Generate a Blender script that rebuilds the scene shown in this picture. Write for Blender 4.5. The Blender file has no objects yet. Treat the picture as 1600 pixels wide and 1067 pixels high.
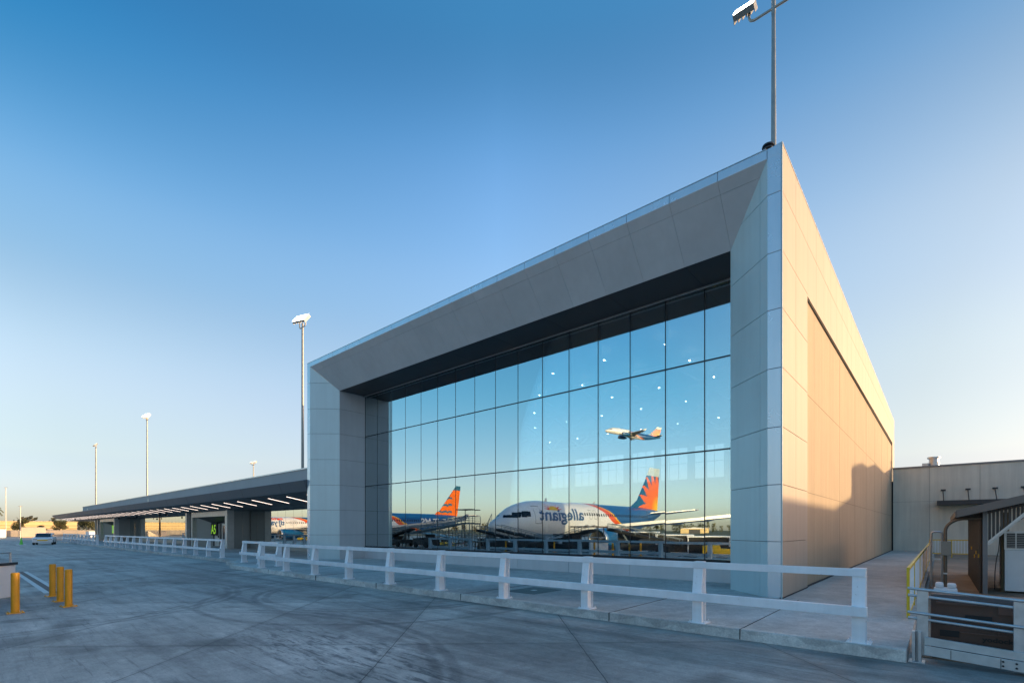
import bpy, bmesh, math, random
from mathutils import Vector, Matrix
random.seed(7)
R = math.radians
scn = bpy.context.scene
COL = scn.collection

# ------------------------------------------------------------------ helpers
class MB:
    def __init__(s): s.v=[]; s.f=[]; s.m=[]
    def add(s, vs, fs, mi=0):
        o=len(s.v); s.v+= [tuple(p) for p in vs]; s.f+=[tuple(i+o for i in f) for f in fs]; s.m+=[mi]*len(fs)
    def box(s, x0,y0,z0,x1,y1,z1, mi=0, M=None):
        if x0>x1: x0,x1=x1,x0
        if y0>y1: y0,y1=y1,y0
        if z0>z1: z0,z1=z1,z0
        vs=[Vector(p) for p in ((x0,y0,z0),(x1,y0,z0),(x1,y1,z0),(x0,y1,z0),(x0,y0,z1),(x1,y0,z1),(x1,y1,z1),(x0,y1,z1))]
        if M is not None: vs=[M@p for p in vs]
        s.add(vs,[(0,3,2,1),(4,5,6,7),(0,1,5,4),(1,2,6,5),(2,3,7,6),(3,0,4,7)],mi); return s
    def bar(s,p0,p1,w,h=None,mi=0,up=(0,0,1)):
        h=h or w; p0=Vector(p0);p1=Vector(p1);d=(p1-p0).normalized()
        u=Vector(up)
        if abs(d.dot(u))>.98: u=Vector((1,0,0))
        a=d.cross(u).normalized(); b=a.cross(d).normalized()
        a*=w/2; b*=h/2
        vs=[p0-a-b,p0+a-b,p0+a+b,p0-a+b,p1-a-b,p1+a-b,p1+a+b,p1-a+b]
        s.add(vs,[(0,1,2,3),(7,6,5,4),(1,0,4,5),(2,1,5,6),(3,2,6,7),(0,3,7,4)],mi); return s
    def tube(s,pts,r,n=10,mi=0,cap=True):
        pts=[Vector(p) for p in pts]; rs=r if isinstance(r,(list,tuple)) else [r]*len(pts)
        vs=[];fs=[]; ref=None
        for i,p in enumerate(pts):
            d=((pts[min(i+1,len(pts)-1)]-pts[max(i-1,0)])).normalized()
            if ref is None:
                ref=Vector((0,0,1)) if abs(d.z)<.9 else Vector((1,0,0))
            a=d.cross(ref).normalized(); b=a.cross(d).normalized(); ref=b
            for k in range(n):
                t=2*math.pi*k/n; vs.append(p+(a*math.cos(t)+b*math.sin(t))*rs[i])
        for i in range(len(pts)-1):
            for k in range(n):
                k2=(k+1)%n; fs.append((i*n+k,i*n+k2,(i+1)*n+k2,(i+1)*n+k))
        if cap: fs.append(tuple(range(n))[::-1]); fs.append(tuple((len(pts)-1)*n+k for k in range(n)))
        s.add(vs,fs,mi); return s
    def lathe(s,prof,c=(0,0,0),ax='z',n=20,mi=0,cap=True):
        # prof: list (r,h) ; revolve about axis
        vs=[];fs=[];c=Vector(c)
        for r,h in prof:
            for k in range(n):
                t=2*math.pi*k/n; a,b=r*math.cos(t),r*math.sin(t)
                vs.append(c+Vector({'z':(a,b,h),'x':(h,a,b),'y':(b,h,a)}[ax]))
        for i in range(len(prof)-1):
            for k in range(n):
                k2=(k+1)%n; fs.append((i*n+k,i*n+k2,(i+1)*n+k2,(i+1)*n+k))
        if cap: fs.append(tuple(range(n))[::-1]); fs.append(tuple((len(prof)-1)*n+k for k in range(n)))
        s.add(vs,fs,mi); return s
    def prism(s,poly,off,mi=0):
        # poly: list of 3D points (planar), off: extrusion vector
        n=len(poly);P=[Vector(p) for p in poly];o=Vector(off)
        s.add(P+[p+o for p in P],[tuple(range(n))[::-1],tuple(range(n,2*n))]+[(i,(i+1)%n,n+(i+1)%n,n+i) for i in range(n)],mi); return s
    def build(s,name,mat,parent=None,smooth=False,bevel=0,fix=True,auto=None):
        me=bpy.data.meshes.new(name); me.from_pydata(s.v,[],s.f)
        for m in (mat if isinstance(mat,(list,tuple)) else [mat]): me.materials.append(m)
        me.polygons.foreach_set('material_index',s.m)
        if fix:
            bm=bmesh.new(); bm.from_mesh(me); bmesh.ops.recalc_face_normals(bm,faces=bm.faces)
            if bevel: bmesh.ops.bevel(bm,geom=[e for e in bm.edges if len(e.link_faces)==2 and e.calc_face_angle(0)>.5],offset=bevel,segments=2,profile=.6,affect='EDGES',clamp_overlap=True)
            bm.to_mesh(me); bm.free()
        if smooth:
            me.polygons.foreach_set('use_smooth',[True]*len(me.polygons))
            if smooth!='all': me.set_sharp_from_angle(angle=R(smooth if smooth>1 else 35))
        me.update()
        o=bpy.data.objects.new(name,me); COL.objects.link(o)
        if parent: o.parent=parent
        return o
def tag(o,label=None,cat=None,group=None,kind=None):
    if label: o['label']=label
    if cat: o['category']=cat
    if group: o['group']=group
    if kind: o['kind']=kind
    return o
def thing(name,label,cat,loc=(0,0,0),rz=0,group=None):
    o=bpy.data.objects.new(name,None); COL.objects.link(o); o.location=loc; o.rotation_euler.z=rz
    o.empty_display_size=.3
    return tag(o,label,cat,group)
def copy_tree(o,parent=None):
    c=o.copy(); COL.objects.link(c)
    if parent: c.parent=parent
    for ch in list(o.children): copy_tree(ch,c)
    return c
def dup(o,loc,rz,label,group=None):
    c=copy_tree(o); c.location=loc; c.rotation_euler.z=rz; c['label']=label
    if group: c['group']=group
    return c
def clip(poly,n,d):      # keep n.p <= d
    out=[]
    for i in range(len(poly)):
        a=poly[i];b=poly[(i+1)%len(poly)]
        fa=n[0]*a[0]+n[1]*a[1]-d; fb=n[0]*b[0]+n[1]*b[1]-d
        if fa<=0: out.append(a)
        if (fa<0<fb) or (fb<0<fa):
            t=fa/(fa-fb); out.append((a[0]+(b[0]-a[0])*t,a[1]+(b[1]-a[1])*t))
    return out
def panels(mb,O,U,V,poly,uc,vc,gap=.012,th=.03,mi=0):
    """cladding panels on the plane O+uU+vV (convex poly), outward = U x V, cut at uc, vc"""
    O=Vector(O);U=Vector(U).normalized();V=Vector(V).normalized();N=U.cross(V).normalized()
    us=[p[0] for p in poly];vs=[p[1] for p in poly]
    uc=[min(us)-gap/2]+sorted(u for u in uc if min(us)+.02<u<max(us)-.02)+[max(us)+gap/2]
    vc=[min(vs)-gap/2]+sorted(v for v in vc if min(vs)+.02<v<max(vs)-.02)+[max(vs)+gap/2]
    for i in range(len(uc)-1):
        for j in range(len(vc)-1):
            p=list(poly)
            for n,d in (((-1,0),-(uc[i]+gap/2)),((1,0),uc[i+1]-gap/2),((0,-1),-(vc[j]+gap/2)),((0,1),vc[j+1]-gap/2)):
                if len(p)>2: p=clip(p,n,d)
            q=[]
            for a in p:
                if not q or (abs(a[0]-q[-1][0])+abs(a[1]-q[-1][1])>1e-4): q.append(a)
            if len(q)>2 and abs(q[0][0]-q[-1][0])+abs(q[0][1]-q[-1][1])<1e-4: q.pop()
            if len(q)<3: continue
            mb.prism([O+U*a[0]+V*a[1]-N*th for a in q],N*th,mi)
    return mb

# ------------------------------------------------------------------ materials
def new_mat(name):
    m=bpy.data.materials.new(name); m.use_nodes=True; nt=m.node_tree
    return m,nt,nt.nodes['Principled BSDF']
def N(nt,t,**kw):
    n=nt.nodes.new(t)
    for k,v in kw.items():
        if k in n.inputs: n.inputs[k].default_value=v
        else: setattr(n,k,v)
    return n
def surf(name,col,rough=.5,metal=0,var=.12,scale=3,bump=0,bscale=60,island=0,spec=.5,stretch=None,coat=0,col2=None,grime=0,chips=None):
    """paint / concrete / metal with large-scale wear noise and fine grain"""
    m,nt,b=new_mat(name); L=nt.links.new
    tc=N(nt,'ShaderNodeTexCoord'); vec=tc.outputs['Object']
    if stretch:
        mp=N(nt,'ShaderNodeMapping'); mp.inputs['Scale'].default_value=stretch; L(vec,mp.inputs['Vector']); vec=mp.outputs['Vector']
    n1=N(nt,'ShaderNodeTexNoise',Scale=scale,Detail=6,Roughness=.6); L(vec,n1.inputs['Vector'])
    cr=N(nt,'ShaderNodeValToRGB'); L(n1.outputs['Fac'],cr.inputs['Fac'])
    c=Vector(col); lo=(col2 and Vector(col2)) or c*(1-var); hi=c*(1+var*.7)
    cr.color_ramp.elements[0].position=.3; cr.color_ramp.elements[1].position=.7
    cr.color_ramp.elements[0].color=(*lo,1); cr.color_ramp.elements[1].color=(*hi,1)
    out=cr.outputs['Color']
    if island:
        g=N(nt,'ShaderNodeNewGeometry'); mr=N(nt,'ShaderNodeMapRange'); mr.inputs['To Min'].default_value=1-island; mr.inputs['To Max'].default_value=1+island
        L(g.outputs['Random Per Island'],mr.inputs['Value']); hs=N(nt,'ShaderNodeHueSaturation'); L(mr.outputs['Result'],hs.inputs['Value']); L(out,hs.inputs['Color']); out=hs.outputs['Color']
    if grime:
        mg=N(nt,'ShaderNodeMapping'); mg.inputs['Scale'].default_value=(2.2,2.2,.12); L(tc.outputs['Object'],mg.inputs['Vector'])
        ng=N(nt,'ShaderNodeTexNoise',Scale=1.6,Detail=7,Roughness=.65); L(mg.outputs[0],ng.inputs['Vector'])
        rg=N(nt,'ShaderNodeMapRange'); rg.inputs['From Min'].default_value=.35; rg.inputs['From Max'].default_value=.7; rg.inputs['To Min'].default_value=1-grime; rg.inputs['To Max'].default_value=1.0; L(ng.outputs['Fac'],rg.inputs['Value'])
        hg=N(nt,'ShaderNodeHueSaturation'); L(rg.outputs[0],hg.inputs['Value']); L(out,hg.inputs['Color']); out=hg.outputs['Color']
    if chips:
        nc=N(nt,'ShaderNodeTexNoise',Scale=22,Detail=5,Roughness=.7); L(tc.outputs['Object'],nc.inputs['Vector'])
        rc=N(nt,'ShaderNodeMapRange'); rc.inputs['From Min'].default_value=.69; rc.inputs['From Max'].default_value=.72; L(nc.outputs['Fac'],rc.inputs['Value'])
        mc=N(nt,'ShaderNodeMix'); mc.data_type='RGBA'; L(rc.outputs[0],mc.inputs[0]); L(out,mc.inputs[6]); mc.inputs[7].default_value=(*chips,1); out=mc.outputs[2]
    L(out,b.inputs['Base Color'])
    b.inputs['Metallic'].default_value=metal; b.inputs['Specular IOR Level'].default_value=spec
    b.inputs['Coat Weight'].default_value=coat
    rr=N(nt,'ShaderNodeMapRange'); rr.inputs['To Min'].default_value=max(.02,rough-.08); rr.inputs['To Max'].default_value=min(1,rough+.08); L(n1.outputs['Fac'],rr.inputs['Value']); L(rr.outputs['Result'],b.inputs['Roughness'])
    if bump:
        n2=N(nt,'ShaderNodeTexNoise',Scale=bscale,Detail=4); L(tc.outputs['Object'],n2.inputs['Vector'])
        bp=N(nt,'ShaderNodeBump',Strength=bump,Distance=.01); L(n2.outputs['Fac'],bp.inputs['Height']); L(bp.outputs['Normal'],b.inputs['Normal'])
    return m
def emit(name,col,s):
    m,nt,b=new_mat(name); b.inputs['Base Color'].default_value=(*col,1); b.inputs['Emission Color'].default_value=(*col,1); b.inputs['Emission Strength'].default_value=s
    return m
def glass(name,rf,tint,refl):
    m,nt,b=new_mat(name); L=nt.links.new; nt.nodes.remove(b); out=nt.nodes['Material Output']
    tr=N(nt,'ShaderNodeBsdfTransparent'); tr.inputs['Color'].default_value=(*tint,1)
    gl=N(nt,'ShaderNodeBsdfGlossy',Roughness=0.0); gl.inputs['Color'].default_value=(*refl,1)
    lw=N(nt,'ShaderNodeFresnel',IOR=1.5); mr=N(nt,'ShaderNodeMapRange'); mr.inputs['From Min'].default_value=.04; mr.inputs['From Max'].default_value=.6
    mr.inputs['To Min'].default_value=rf; mr.inputs['To Max'].default_value=1
    tc=N(nt,'ShaderNodeTexCoord'); nz=N(nt,'ShaderNodeTexNoise',Scale=.35,Detail=1); bp=N(nt,'ShaderNodeBump',Strength=.004,Distance=.05)
    L(tc.outputs['Object'],nz.inputs['Vector']); L(nz.outputs['Fac'],bp.inputs['Height']); L(bp.outputs['Normal'],gl.inputs['Normal'])
    mx=N(nt,'ShaderNodeMixShader'); L(lw.outputs[0],mr.inputs['Value']); L(mr.outputs['Result'],mx.inputs[0]); L(tr.outputs[0],mx.inputs[1]); L(gl.outputs[0],mx.inputs[2]); L(mx.outputs[0],out.inputs['Surface'])
    return m
M={}
M['panel']=surf('silver_metal_panel',(.53,.68,.71),.34,.25,.04,.8,0,60,island=.03,grime=0.07)
M['face']=surf('sky_sheen_panel',(.66,.74,.80),.26,.45,.04,.8,0,60,island=.03,grime=0.08)  # shinier copy of panel; low-sky reflection also lightened into its colour
M['panel_sunlit']=surf('sunlit_metal_panel',(.42,.355,.295),.6,0,.04,.8,0,60,island=.03,spec=.2,grime=0.09)  # side-wall copy of panel, warmth of the sun put into its colour
M['soffit_panel']=surf('grey_soffit_panel',(.58,.59,.60),.45,.1,.05,.8,0,60,island=.025,grime=0.06)
M['joint']=surf('dark_joint',(.03,.032,.035),.8)
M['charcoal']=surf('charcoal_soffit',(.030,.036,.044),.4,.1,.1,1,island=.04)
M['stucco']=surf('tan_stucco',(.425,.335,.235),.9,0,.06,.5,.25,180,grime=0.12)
M['stucco_grey']=surf('grey_stucco',(.70,.69,.60),.9,0,.1,.45,.3,160,grime=0.16)
M['coping']=surf('coping_metal',(.22,.22,.22),.45,.3)
M['mullion']=surf('mullion_metal',(.018,.022,.028),.35,.5)
M['glass']=glass('reflective_glass',.56,(.74,.82,.84),(.72,.88,.93))
M['glass_dark']=glass('canopy_glass',.62,(.3,.36,.38),(.86,.92,.9))
M['clear']=glass('clear_glass',.02,(.97,.98,.98),(.9,.95,.97))
M['int_wall']=surf('interior_wall',(.16,.18,.19),.7)
M['int_floor']=surf('interior_floor',(.16,.17,.18),.35)
M['int_white']=surf('interior_white_paint',(.7,.72,.72),.6)
M['lamp']=emit('ceiling_lamp',(1,.93,.82),18)
M['strip']=emit('soffit_light_strip',(1,.80,.68),1.6)
M['flood']=emit('floodlight_lens',(1,.97,.88),7)
M['flood_far']=emit('far_lens_sun_glow',(1,.85,.65),.7)  # weak warm glow stands in for sunlight on an unlit far lens
M['white']=surf('white_painted_steel',(.84,.87,.90),.4,0,.07,2,.05,90,stretch=(1,1,3),chips=(.30,.24,.20),grime=.12)
M['galv']=surf('galvanised_steel',(.52,.55,.57),.38,.75,.15,9)
M['galv_pole']=surf('galvanised_pole',(.34,.34,.31),.45,.55,.15,5)
M['yellow']=surf('safety_yellow_paint',(.72,.34,.012),.45,0,.15,6,.05,chips=(.25,.15,.06),grime=.2)
M['yellow2']=surf('rail_yellow_paint',(.72,.48,.02),.4,0,.1,6)
M['black']=surf('black_rubber',(.015,.015,.016),.7)
M['dark']=surf('dark_metal',(.05,.055,.06),.5,.3)
M['corr']=surf('corrugated_steel',(.085,.085,.085),.45,.5,.25,4,stretch=(1,1,.2))
M['wood']=surf('weathered_timber',(.30,.22,.13),.8,0,.3,5,.2,80,stretch=(4,4,.4))
M['brown']=surf('brown_plastic',(.085,.045,.032),.55,0,.2,4,.1)
M['whiteplastic']=surf('white_plastic',(.75,.76,.77),.35,0,.05)
M['side_conc']=None
M['navy']=surf('navy_paint',(.012,.085,.27),.3,coat=.3)
M['blue']=surf('engine_blue_paint',(.008,.10,.25),.25,coat=.4)
M['orange']=surf('orange_paint',(.85,.16,.015),.35)
M['red']=surf('red_paint',(.75,.06,.02),.4)
M['planewhite']=surf('aircraft_white_paint',(.78,.78,.77),.28,0,.03,1,coat=.3)
M['planegrey']=surf('aircraft_wing_grey',(.5,.51,.52),.35,.2,.06,1)
M['chrome']=surf('polished_metal',(.7,.7,.7),.2,.9)
M['window']=surf('dark_window',(.012,.014,.018),.1)
M['lime']=emit('glowing_lime_sign',(.42,.85,.03),.16)  # lime sign given a slight glow of its own to brighten it
M['hivis']=surf('green_plastic',(.12,.55,.05),.5)
M['alu']=surf('aluminium_ramp',(.33,.37,.38),.45,.6,.2,3)
M['ywall']=surf('yellow_warehouse_wall',(.62,.48,.24),.8,0,.06,.2)
M['beige']=surf('beige_wall',(.55,.47,.36),.8,0,.1,.4)
M['bark']=surf('bark',(.09,.065,.045),.9,0,.3,8)
M['vest']=surf('vestibule_panel',(.26,.29,.29),.4,.2,.06,1,island=.02)
M['vest_light']=surf('vestibule_trim',(.55,.57,.55),.4,.2)
M['tug_yellow']=surf('tug_yellow',(.8,.5,.02),.4)

def leaf_mat(name,c1,c2):
    m,nt,b=new_mat(name); L=nt.links.new
    g=N(nt,'ShaderNodeNewGeometry'); cr=N(nt,'ShaderNodeValToRGB'); cr.color_ramp.elements[0].color=(*c1,1); cr.color_ramp.elements[1].color=(*c2,1)
    L(g.outputs['Random Per Island'],cr.inputs['Fac']); L(cr.outputs['Color'],b.inputs['Base Color']); b.inputs['Roughness'].default_value=.7
    return m
M['leaf']=leaf_mat('foliage',(.035,.05,.018),(.12,.115,.04))
M['leaf2']=leaf_mat('pine_foliage',(.03,.038,.022),(.09,.08,.045))

def concrete(name,c,joint=True,rough=.62,streak=True):
    m,nt,b=new_mat(name); L=nt.links.new
    tc=N(nt,'ShaderNodeTexCoord'); P=tc.outputs['Object']
    sx=N(nt,'ShaderNodeSeparateXYZ'); L(P,sx.inputs[0])
    def math_(op,a,b_=None,c_=None):
        n=N(nt,'ShaderNodeMath'); n.operation=op
        for i,x in enumerate((a,b_,c_)):
            if x is None: continue
            if isinstance(x,(int,float)): n.inputs[i].default_value=x
            else: L(x,n.inputs[i])
        return n.outputs[0]
    def noise(sc,det=6,ro=.6,vec=None,dist=0):
        n=N(nt,'ShaderNodeTexNoise',Scale=sc,Detail=det,Roughness=ro,Distortion=dist); L(vec or P,n.inputs['Vector']); return n.outputs['Fac']
    def ramp(f,p0,p1,c0=(0,0,0),c1=(1,1,1)):
        r=N(nt,'ShaderNodeValToRGB'); r.color_ramp.elements[0].position=p0; r.color_ramp.elements[1].position=p1
        r.color_ramp.elements[0].color=(*c0,1); r.color_ramp.elements[1].color=(*c1,1); L(f,r.inputs['Fac']); return r.outputs['Color']
    def mix(t,f,a,b_):
        n=N(nt,'ShaderNodeMix'); n.data_type='RGBA'; n.blend_type=t
        if isinstance(f,(int,float)): n.inputs[0].default_value=f
        else: L(f,n.inputs[0])
        for i,x in ((6,a),(7,b_)):
            if isinstance(x,tuple): n.inputs[i].default_value=(*x,1)
            else: L(x,n.inputs[i])
        return n.outputs[2]
    C=Vector(c)
    col=ramp(noise(.28,8,.65,dist=.6),.32,.7,tuple(C*.62),tuple(C*1.22))
    col=mix('MULTIPLY',.45,col,ramp(noise(1.7,7,.7,dist=1.2),.3,.62,(.5,.5,.52),(1.1,1.1,1.1)))
    col=mix('MULTIPLY',.6,col,ramp(noise(38,5,.75),.32,.68,(.62,.62,.63),(1.18,1.18,1.17)))
    col=mix('MULTIPLY',.5,col,ramp(noise(7,8,.8,dist=.8),.34,.6,(.6,.6,.62),(1.12,1.12,1.1)))
    if streak:
        # tyre sweeps along the traffic direction
        mp=N(nt,'ShaderNodeMapping'); mp.inputs['Rotation'].default_value=(0,0,R(-100)); mp.inputs['Scale'].default_value=(.16,1.5,1); L(P,mp.inputs['Vector'])
        s=noise(1.0,9,.7,mp.outputs['Vector'],.5)
        col=mix('MULTIPLY',.55,col,ramp(s,.36,.62,(.42,.43,.45),(1.22,1.22,1.22)))
        mp2=N(nt,'ShaderNodeMapping'); mp2.inputs['Rotation'].default_value=(0,0,R(-33)); mp2.inputs['Scale'].default_value=(.25,3.2,1); L(P,mp2.inputs['Vector'])
        s2=noise(1.1,8,.75,mp2.outputs['Vector'],.3)
        col=mix('MULTIPLY',.28,col,ramp(s2,.33,.5,(.45,.45,.47),(1.05,1.05,1.05)))
        # thin dark tyre scuffs and pale scrapes
        mp3=N(nt,'ShaderNodeMapping'); mp3.inputs['Rotation'].default_value=(0,0,R(-110)); mp3.inputs['Scale'].default_value=(.5,9,1); L(P,mp3.inputs['Vector'])
        s3=noise(1.0,10,.78,mp3.outputs['Vector'],.25); col=mix('MULTIPLY',.6,col,ramp(s3,.36,.45,(.30,.30,.32),(1,1,1)))
        col=mix('MULTIPLY',1,col,ramp(noise(1.3,9,.75,mp3.outputs['Vector'],.8),.55,.75,(1,1,1),(1.3,1.3,1.28)))
        rs=N(nt,'ShaderNodeTexWave',Scale=.11,Distortion=2.2,Detail=1); rs.wave_type='RINGS'; mp4=N(nt,'ShaderNodeMapping'); mp4.inputs['Location'].default_value=(9,14,0); L(P,mp4.inputs['Vector']); L(mp4.outputs[0],rs.inputs['Vector'])
        col=mix('MULTIPLY',math_('MULTIPLY',noise(.5,4),.8),col,ramp(rs.outputs['Fac'],.0,.035,(.45,.45,.46),(1,1,1)))
        def circ(x_,y_,sx__=1,sy__=1):
            mpc=N(nt,'ShaderNodeMapping'); mpc.vector_type='TEXTURE'; mpc.inputs['Location'].default_value=(x_,y_,0); mpc.inputs['Scale'].default_value=(sx__,sy__,1); L(P,mpc.inputs['Vector'])
            fl=N(nt,'ShaderNodeVectorMath'); fl.operation='MULTIPLY'; L(mpc.outputs[0],fl.inputs[0]); fl.inputs[1].default_value=(1,1,0)
            ln_=N(nt,'ShaderNodeVectorMath'); ln_.operation='LENGTH'; L(fl.outputs[0],ln_.inputs[0]); return ln_.outputs['Value']
        # worn-in dark patches where vehicles stop and turn
        for x_,y_,a_,b_,k_ in ((-18,-6.6,5.5,1.7,.55),(-11.5,-8.2,4,1.6,.35),(-3.2,-7.0,1.6,1.1,.4),(-34,-7,9,1.6,.4),(-2.0,-5.6,2.2,.7,.35),(-7.5,-10.5,2.5,1.2,.3)):
            d_=math_('ADD',circ(x_,y_,a_,b_),math_('MULTIPLY',math_('SUBTRACT',noise(.9,7,.7),.5),1.1))
            col=mix('MULTIPLY',k_,col,ramp(d_,.35,1.0,(.42,.43,.45),(1,1,1)))
        # tyre arcs
        for x_,y_,r_ in ((-9.4,-4.4,3.55),(-9.4,-4.4,3.8),(-9.0,-4.9,4.7),(-14.5,-12.5,5.2),(-14.5,-12.5,5.45),(-5.5,-13.2,5.6),(-5.5,-13.2,5.85)):
            d_=math_('ABSOLUTE',math_('SUBTRACT',math_('ADD',circ(x_,y_),math_('MULTIPLY',noise(.8,2),.25)),r_))
            col=mix('MULTIPLY',math_('MULTIPLY',noise(.45,5,.65),.95),col,ramp(d_,.05,.11,(.42,.42,.44),(1,1,1)))
        # scraped pale band with dark diagonal scuffs close to the curb ramp
        d_=math_('ADD',circ(-3.9,-9.3,3.6,1.15),math_('MULTIPLY',math_('SUBTRACT',noise(1.2,8,.75),.5),1.3))
        mp5=N(nt,'ShaderNodeMapping'); mp5.inputs['Rotation'].default_value=(0,0,R(-128)); mp5.inputs['Scale'].default_value=(1.1,6,1); L(P,mp5.inputs['Vector'])
        s5=noise(1.6,10,.72,mp5.outputs['Vector'],.4); band=ramp(d_,.55,.95,(1,1,1),(0,0,0))
        col=mix('MULTIPLY',band,col,ramp(s5,.40,.52,(.42,.43,.46),(1.28,1.28,1.27)))
        # oil drips
        col=mix('MULTIPLY',.8,col,ramp(noise(2.6,3,.5),.70,.78,(1,1,1),(.45,.44,.43)))
        sp=noise(.55,2,.5)
        col=mix('MULTIPLY',ramp(sp,.60,.72),col,(.50,.50,.50))
    hgt=noise(30,6,.7)
    if joint:
        A=math_('ADD',math_('MULTIPLY',sx.outputs['X'],.73),math_('MULTIPLY',sx.outputs['Y'],.683))
        B=math_('ADD',math_('MULTIPLY',sx.outputs['X'],-.683),math_('MULTIPLY',sx.outputs['Y'],.73))
        wob=math_('MULTIPLY',math_('SUBTRACT',noise(2.5,4),.5),.03)
        A=math_('ADD',math_('DIVIDE',math_('ADD',math_('ADD',A,5.5+295),wob),2.95),0)
        B=math_('DIVIDE',math_('ADD',math_('ADD',B,3.62+460),wob),4.6)
        def line(x,per,w):
            d=math_('ABSOLUTE',math_('SUBTRACT',math_('FRACT',math_('ADD',x,.5)),.5))
            return math_('LESS_THAN',math_('MULTIPLY',d,per),w)
        ln=math_('MAXIMUM',line(A,2.95,.007),line(B,4.6,.008))
        wn=N(nt,'ShaderNodeTexWhiteNoise'); wn.noise_dimensions='2D'; cb=N(nt,'ShaderNodeCombineXYZ'); L(math_('FLOOR',A),cb.inputs[0]); L(math_('FLOOR',B),cb.inputs[1]); L(cb.outputs[0],wn.inputs['Vector'])
        slab=ramp(wn.outputs['Value'],0,1,(.78,.78,.79),(1.10,1.09,1.07)); col=mix('MULTIPLY',1,col,slab)
        # dirt in a soft band beside each joint
        near=math_('MAXIMUM',line(A,2.95,.07),line(B,4.6,.08))
        col=mix('MULTIPLY',math_('MULTIPLY',near,math_('MULTIPLY',noise(6,3),.45)),col,(.5,.5,.5))
        col=mix('MIX',math_('MULTIPLY',ln,math_('ADD',.35,math_('MULTIPLY',noise(1.1,3),1.0))),col,(.03,.03,.03))
        hgt=math_('SUBTRACT',hgt,math_('MULTIPLY',ln,3))
    L(col,b.inputs['Base Color'])
    L(ramp(noise(1.2,6),.3,.7,(rough-.14,)*3,(rough+.12,)*3),b.inputs['Roughness'])
    bp=N(nt,'ShaderNodeBump',Strength=.35,Distance=.006); L(hgt,bp.inputs['Height']); L(bp.outputs['Normal'],b.inputs['Normal'])
    return m
M['apron']=concrete('apron_concrete',(.50,.475,.435))
M['walk']=concrete('walk_concrete',(.56,.55,.52),joint=False,rough=.75,streak=False)
M['grass']=surf('airfield_grass',(.13,.115,.04),.9,0,.3,.05,.5,3)
M['yard']=concrete('warm_lit_yard_concrete',(.33,.26,.19),joint=False,rough=.8,streak=False)  # warm light on the yard floor put into the tan colour

# ------------------------------------------------------------------ camera, sun, sky
cam=bpy.data.cameras.new('camera'); co=bpy.data.objects.new('camera',cam); COL.objects.link(co); scn.camera=co
CX,CY,EZ=2.85,-13.05,1.82
co.location=(CX,CY,EZ); co.rotation_euler=(R(90),0,R(41.19))
cam.sensor_width=36; cam.lens=36*765.7/1600; cam.shift_y=(827-533.5)/1600; cam.clip_end=6000; cam.clip_start=.1
SE,SA=R(5.75),R(42.8)             # sun elevation, azimuth from +X towards +Y
sd=Vector((math.cos(SE)*math.cos(SA),math.cos(SE)*math.sin(SA),math.sin(SE)))
sl=bpy.data.lights.new('sun','SUN'); sl.energy=2.45; sl.angle=R(.5); sl.color=(1,.68,.36)
so=bpy.data.objects.new('sun',sl); COL.objects.link(so); so.rotation_euler=(-sd).to_track_quat('-Z','Y').to_euler()
w=bpy.data.worlds.new('World'); scn.world=w; w.use_nodes=True; nt=w.node_tree
sky=nt.nodes.new('ShaderNodeTexSky'); sky.sky_type='NISHITA'; sky.sun_disc=False; sky.sun_elevation=SE; sky.sun_rotation=R(90)-SA
sky.altitude=0; sky.air_density=1.0; sky.dust_density=.6; sky.ozone_density=2.5
bg=nt.nodes['Background']; bg.inputs['Strength'].default_value=.15
# grade the clear evening sky: deeper blue aloft and away from the sun, paler towards the horizon and the sun
def skyramp(els,src):
    r=nt.nodes.new('ShaderNodeValToRGB'); e=r.color_ramp.elements
    e[0].position=els[0][0]; e[0].color=(*[c/2 for c in els[0][1]],1); e[1].position=els[-1][0]; e[1].color=(*[c/2 for c in els[-1][1]],1)
    for q_,c in els[1:-1]: x_=e.new(q_); x_.color=(*[v/2 for v in c],1)
    e_=r.color_ramp; e_.interpolation='CARDINAL'; nt.links.new(src,r.inputs[0]); return r.outputs[0]
tcw=nt.nodes.new('ShaderNodeTexCoord'); sx_=nt.nodes.new('ShaderNodeSeparateXYZ'); nt.links.new(tcw.outputs['Generated'],sx_.inputs[0])
dt=nt.nodes.new('ShaderNodeVectorMath'); dt.operation='DOT_PRODUCT'; nt.links.new(tcw.outputs['Generated'],dt.inputs[0]); dt.inputs[1].default_value=(math.cos(SA),math.sin(SA),0)
def smr(f0,f1):
    m_=nt.nodes.new('ShaderNodeMapRange'); m_.inputs['From Min'].default_value=f0; m_.inputs['From Max'].default_value=f1; nt.links.new(dt.outputs['Value'],m_.inputs['Value']); return m_.outputs[0]
EN=[0,.06,.12,.25,.37,.48,.6,.72,1]
anti=[(.66,.76,1.35),(.89,.79,1.09),(1.12,.84,.83),(1.56,1.09,.92),(1.25,1.07,.95),(.86,1.05,1.06),(.12,.70,.88),(.2,.75,1.0),(.9,1.75,1.9)]
side=[(.58,.57,1.05),(1.09,.84,1.09),(1.59,1.12,1.16),(1.94,1.39,1.28),(1.95,1.59,1.46),(1.8,1.7,1.66),(1.26,1.52,1.63),(.53,1.11,1.27),(.9,1.75,1.9)]
sunw=[(.43,.46,.92),(.71,.59,.81),(1.03,.75,.72),(1.46,1.0,.78),(1.67,1.17,.92),(1.65,1.22,.98),(1.04,1.0,.92),(.6,.95,1.05),(.9,1.75,1.9)]
def blend(f_,a_,b_):
    m_=nt.nodes.new('ShaderNodeMix'); m_.data_type='RGBA'; nt.links.new(f_,m_.inputs[0]); nt.links.new(a_,m_.inputs[6]); nt.links.new(b_,m_.inputs[7]); return m_
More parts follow.
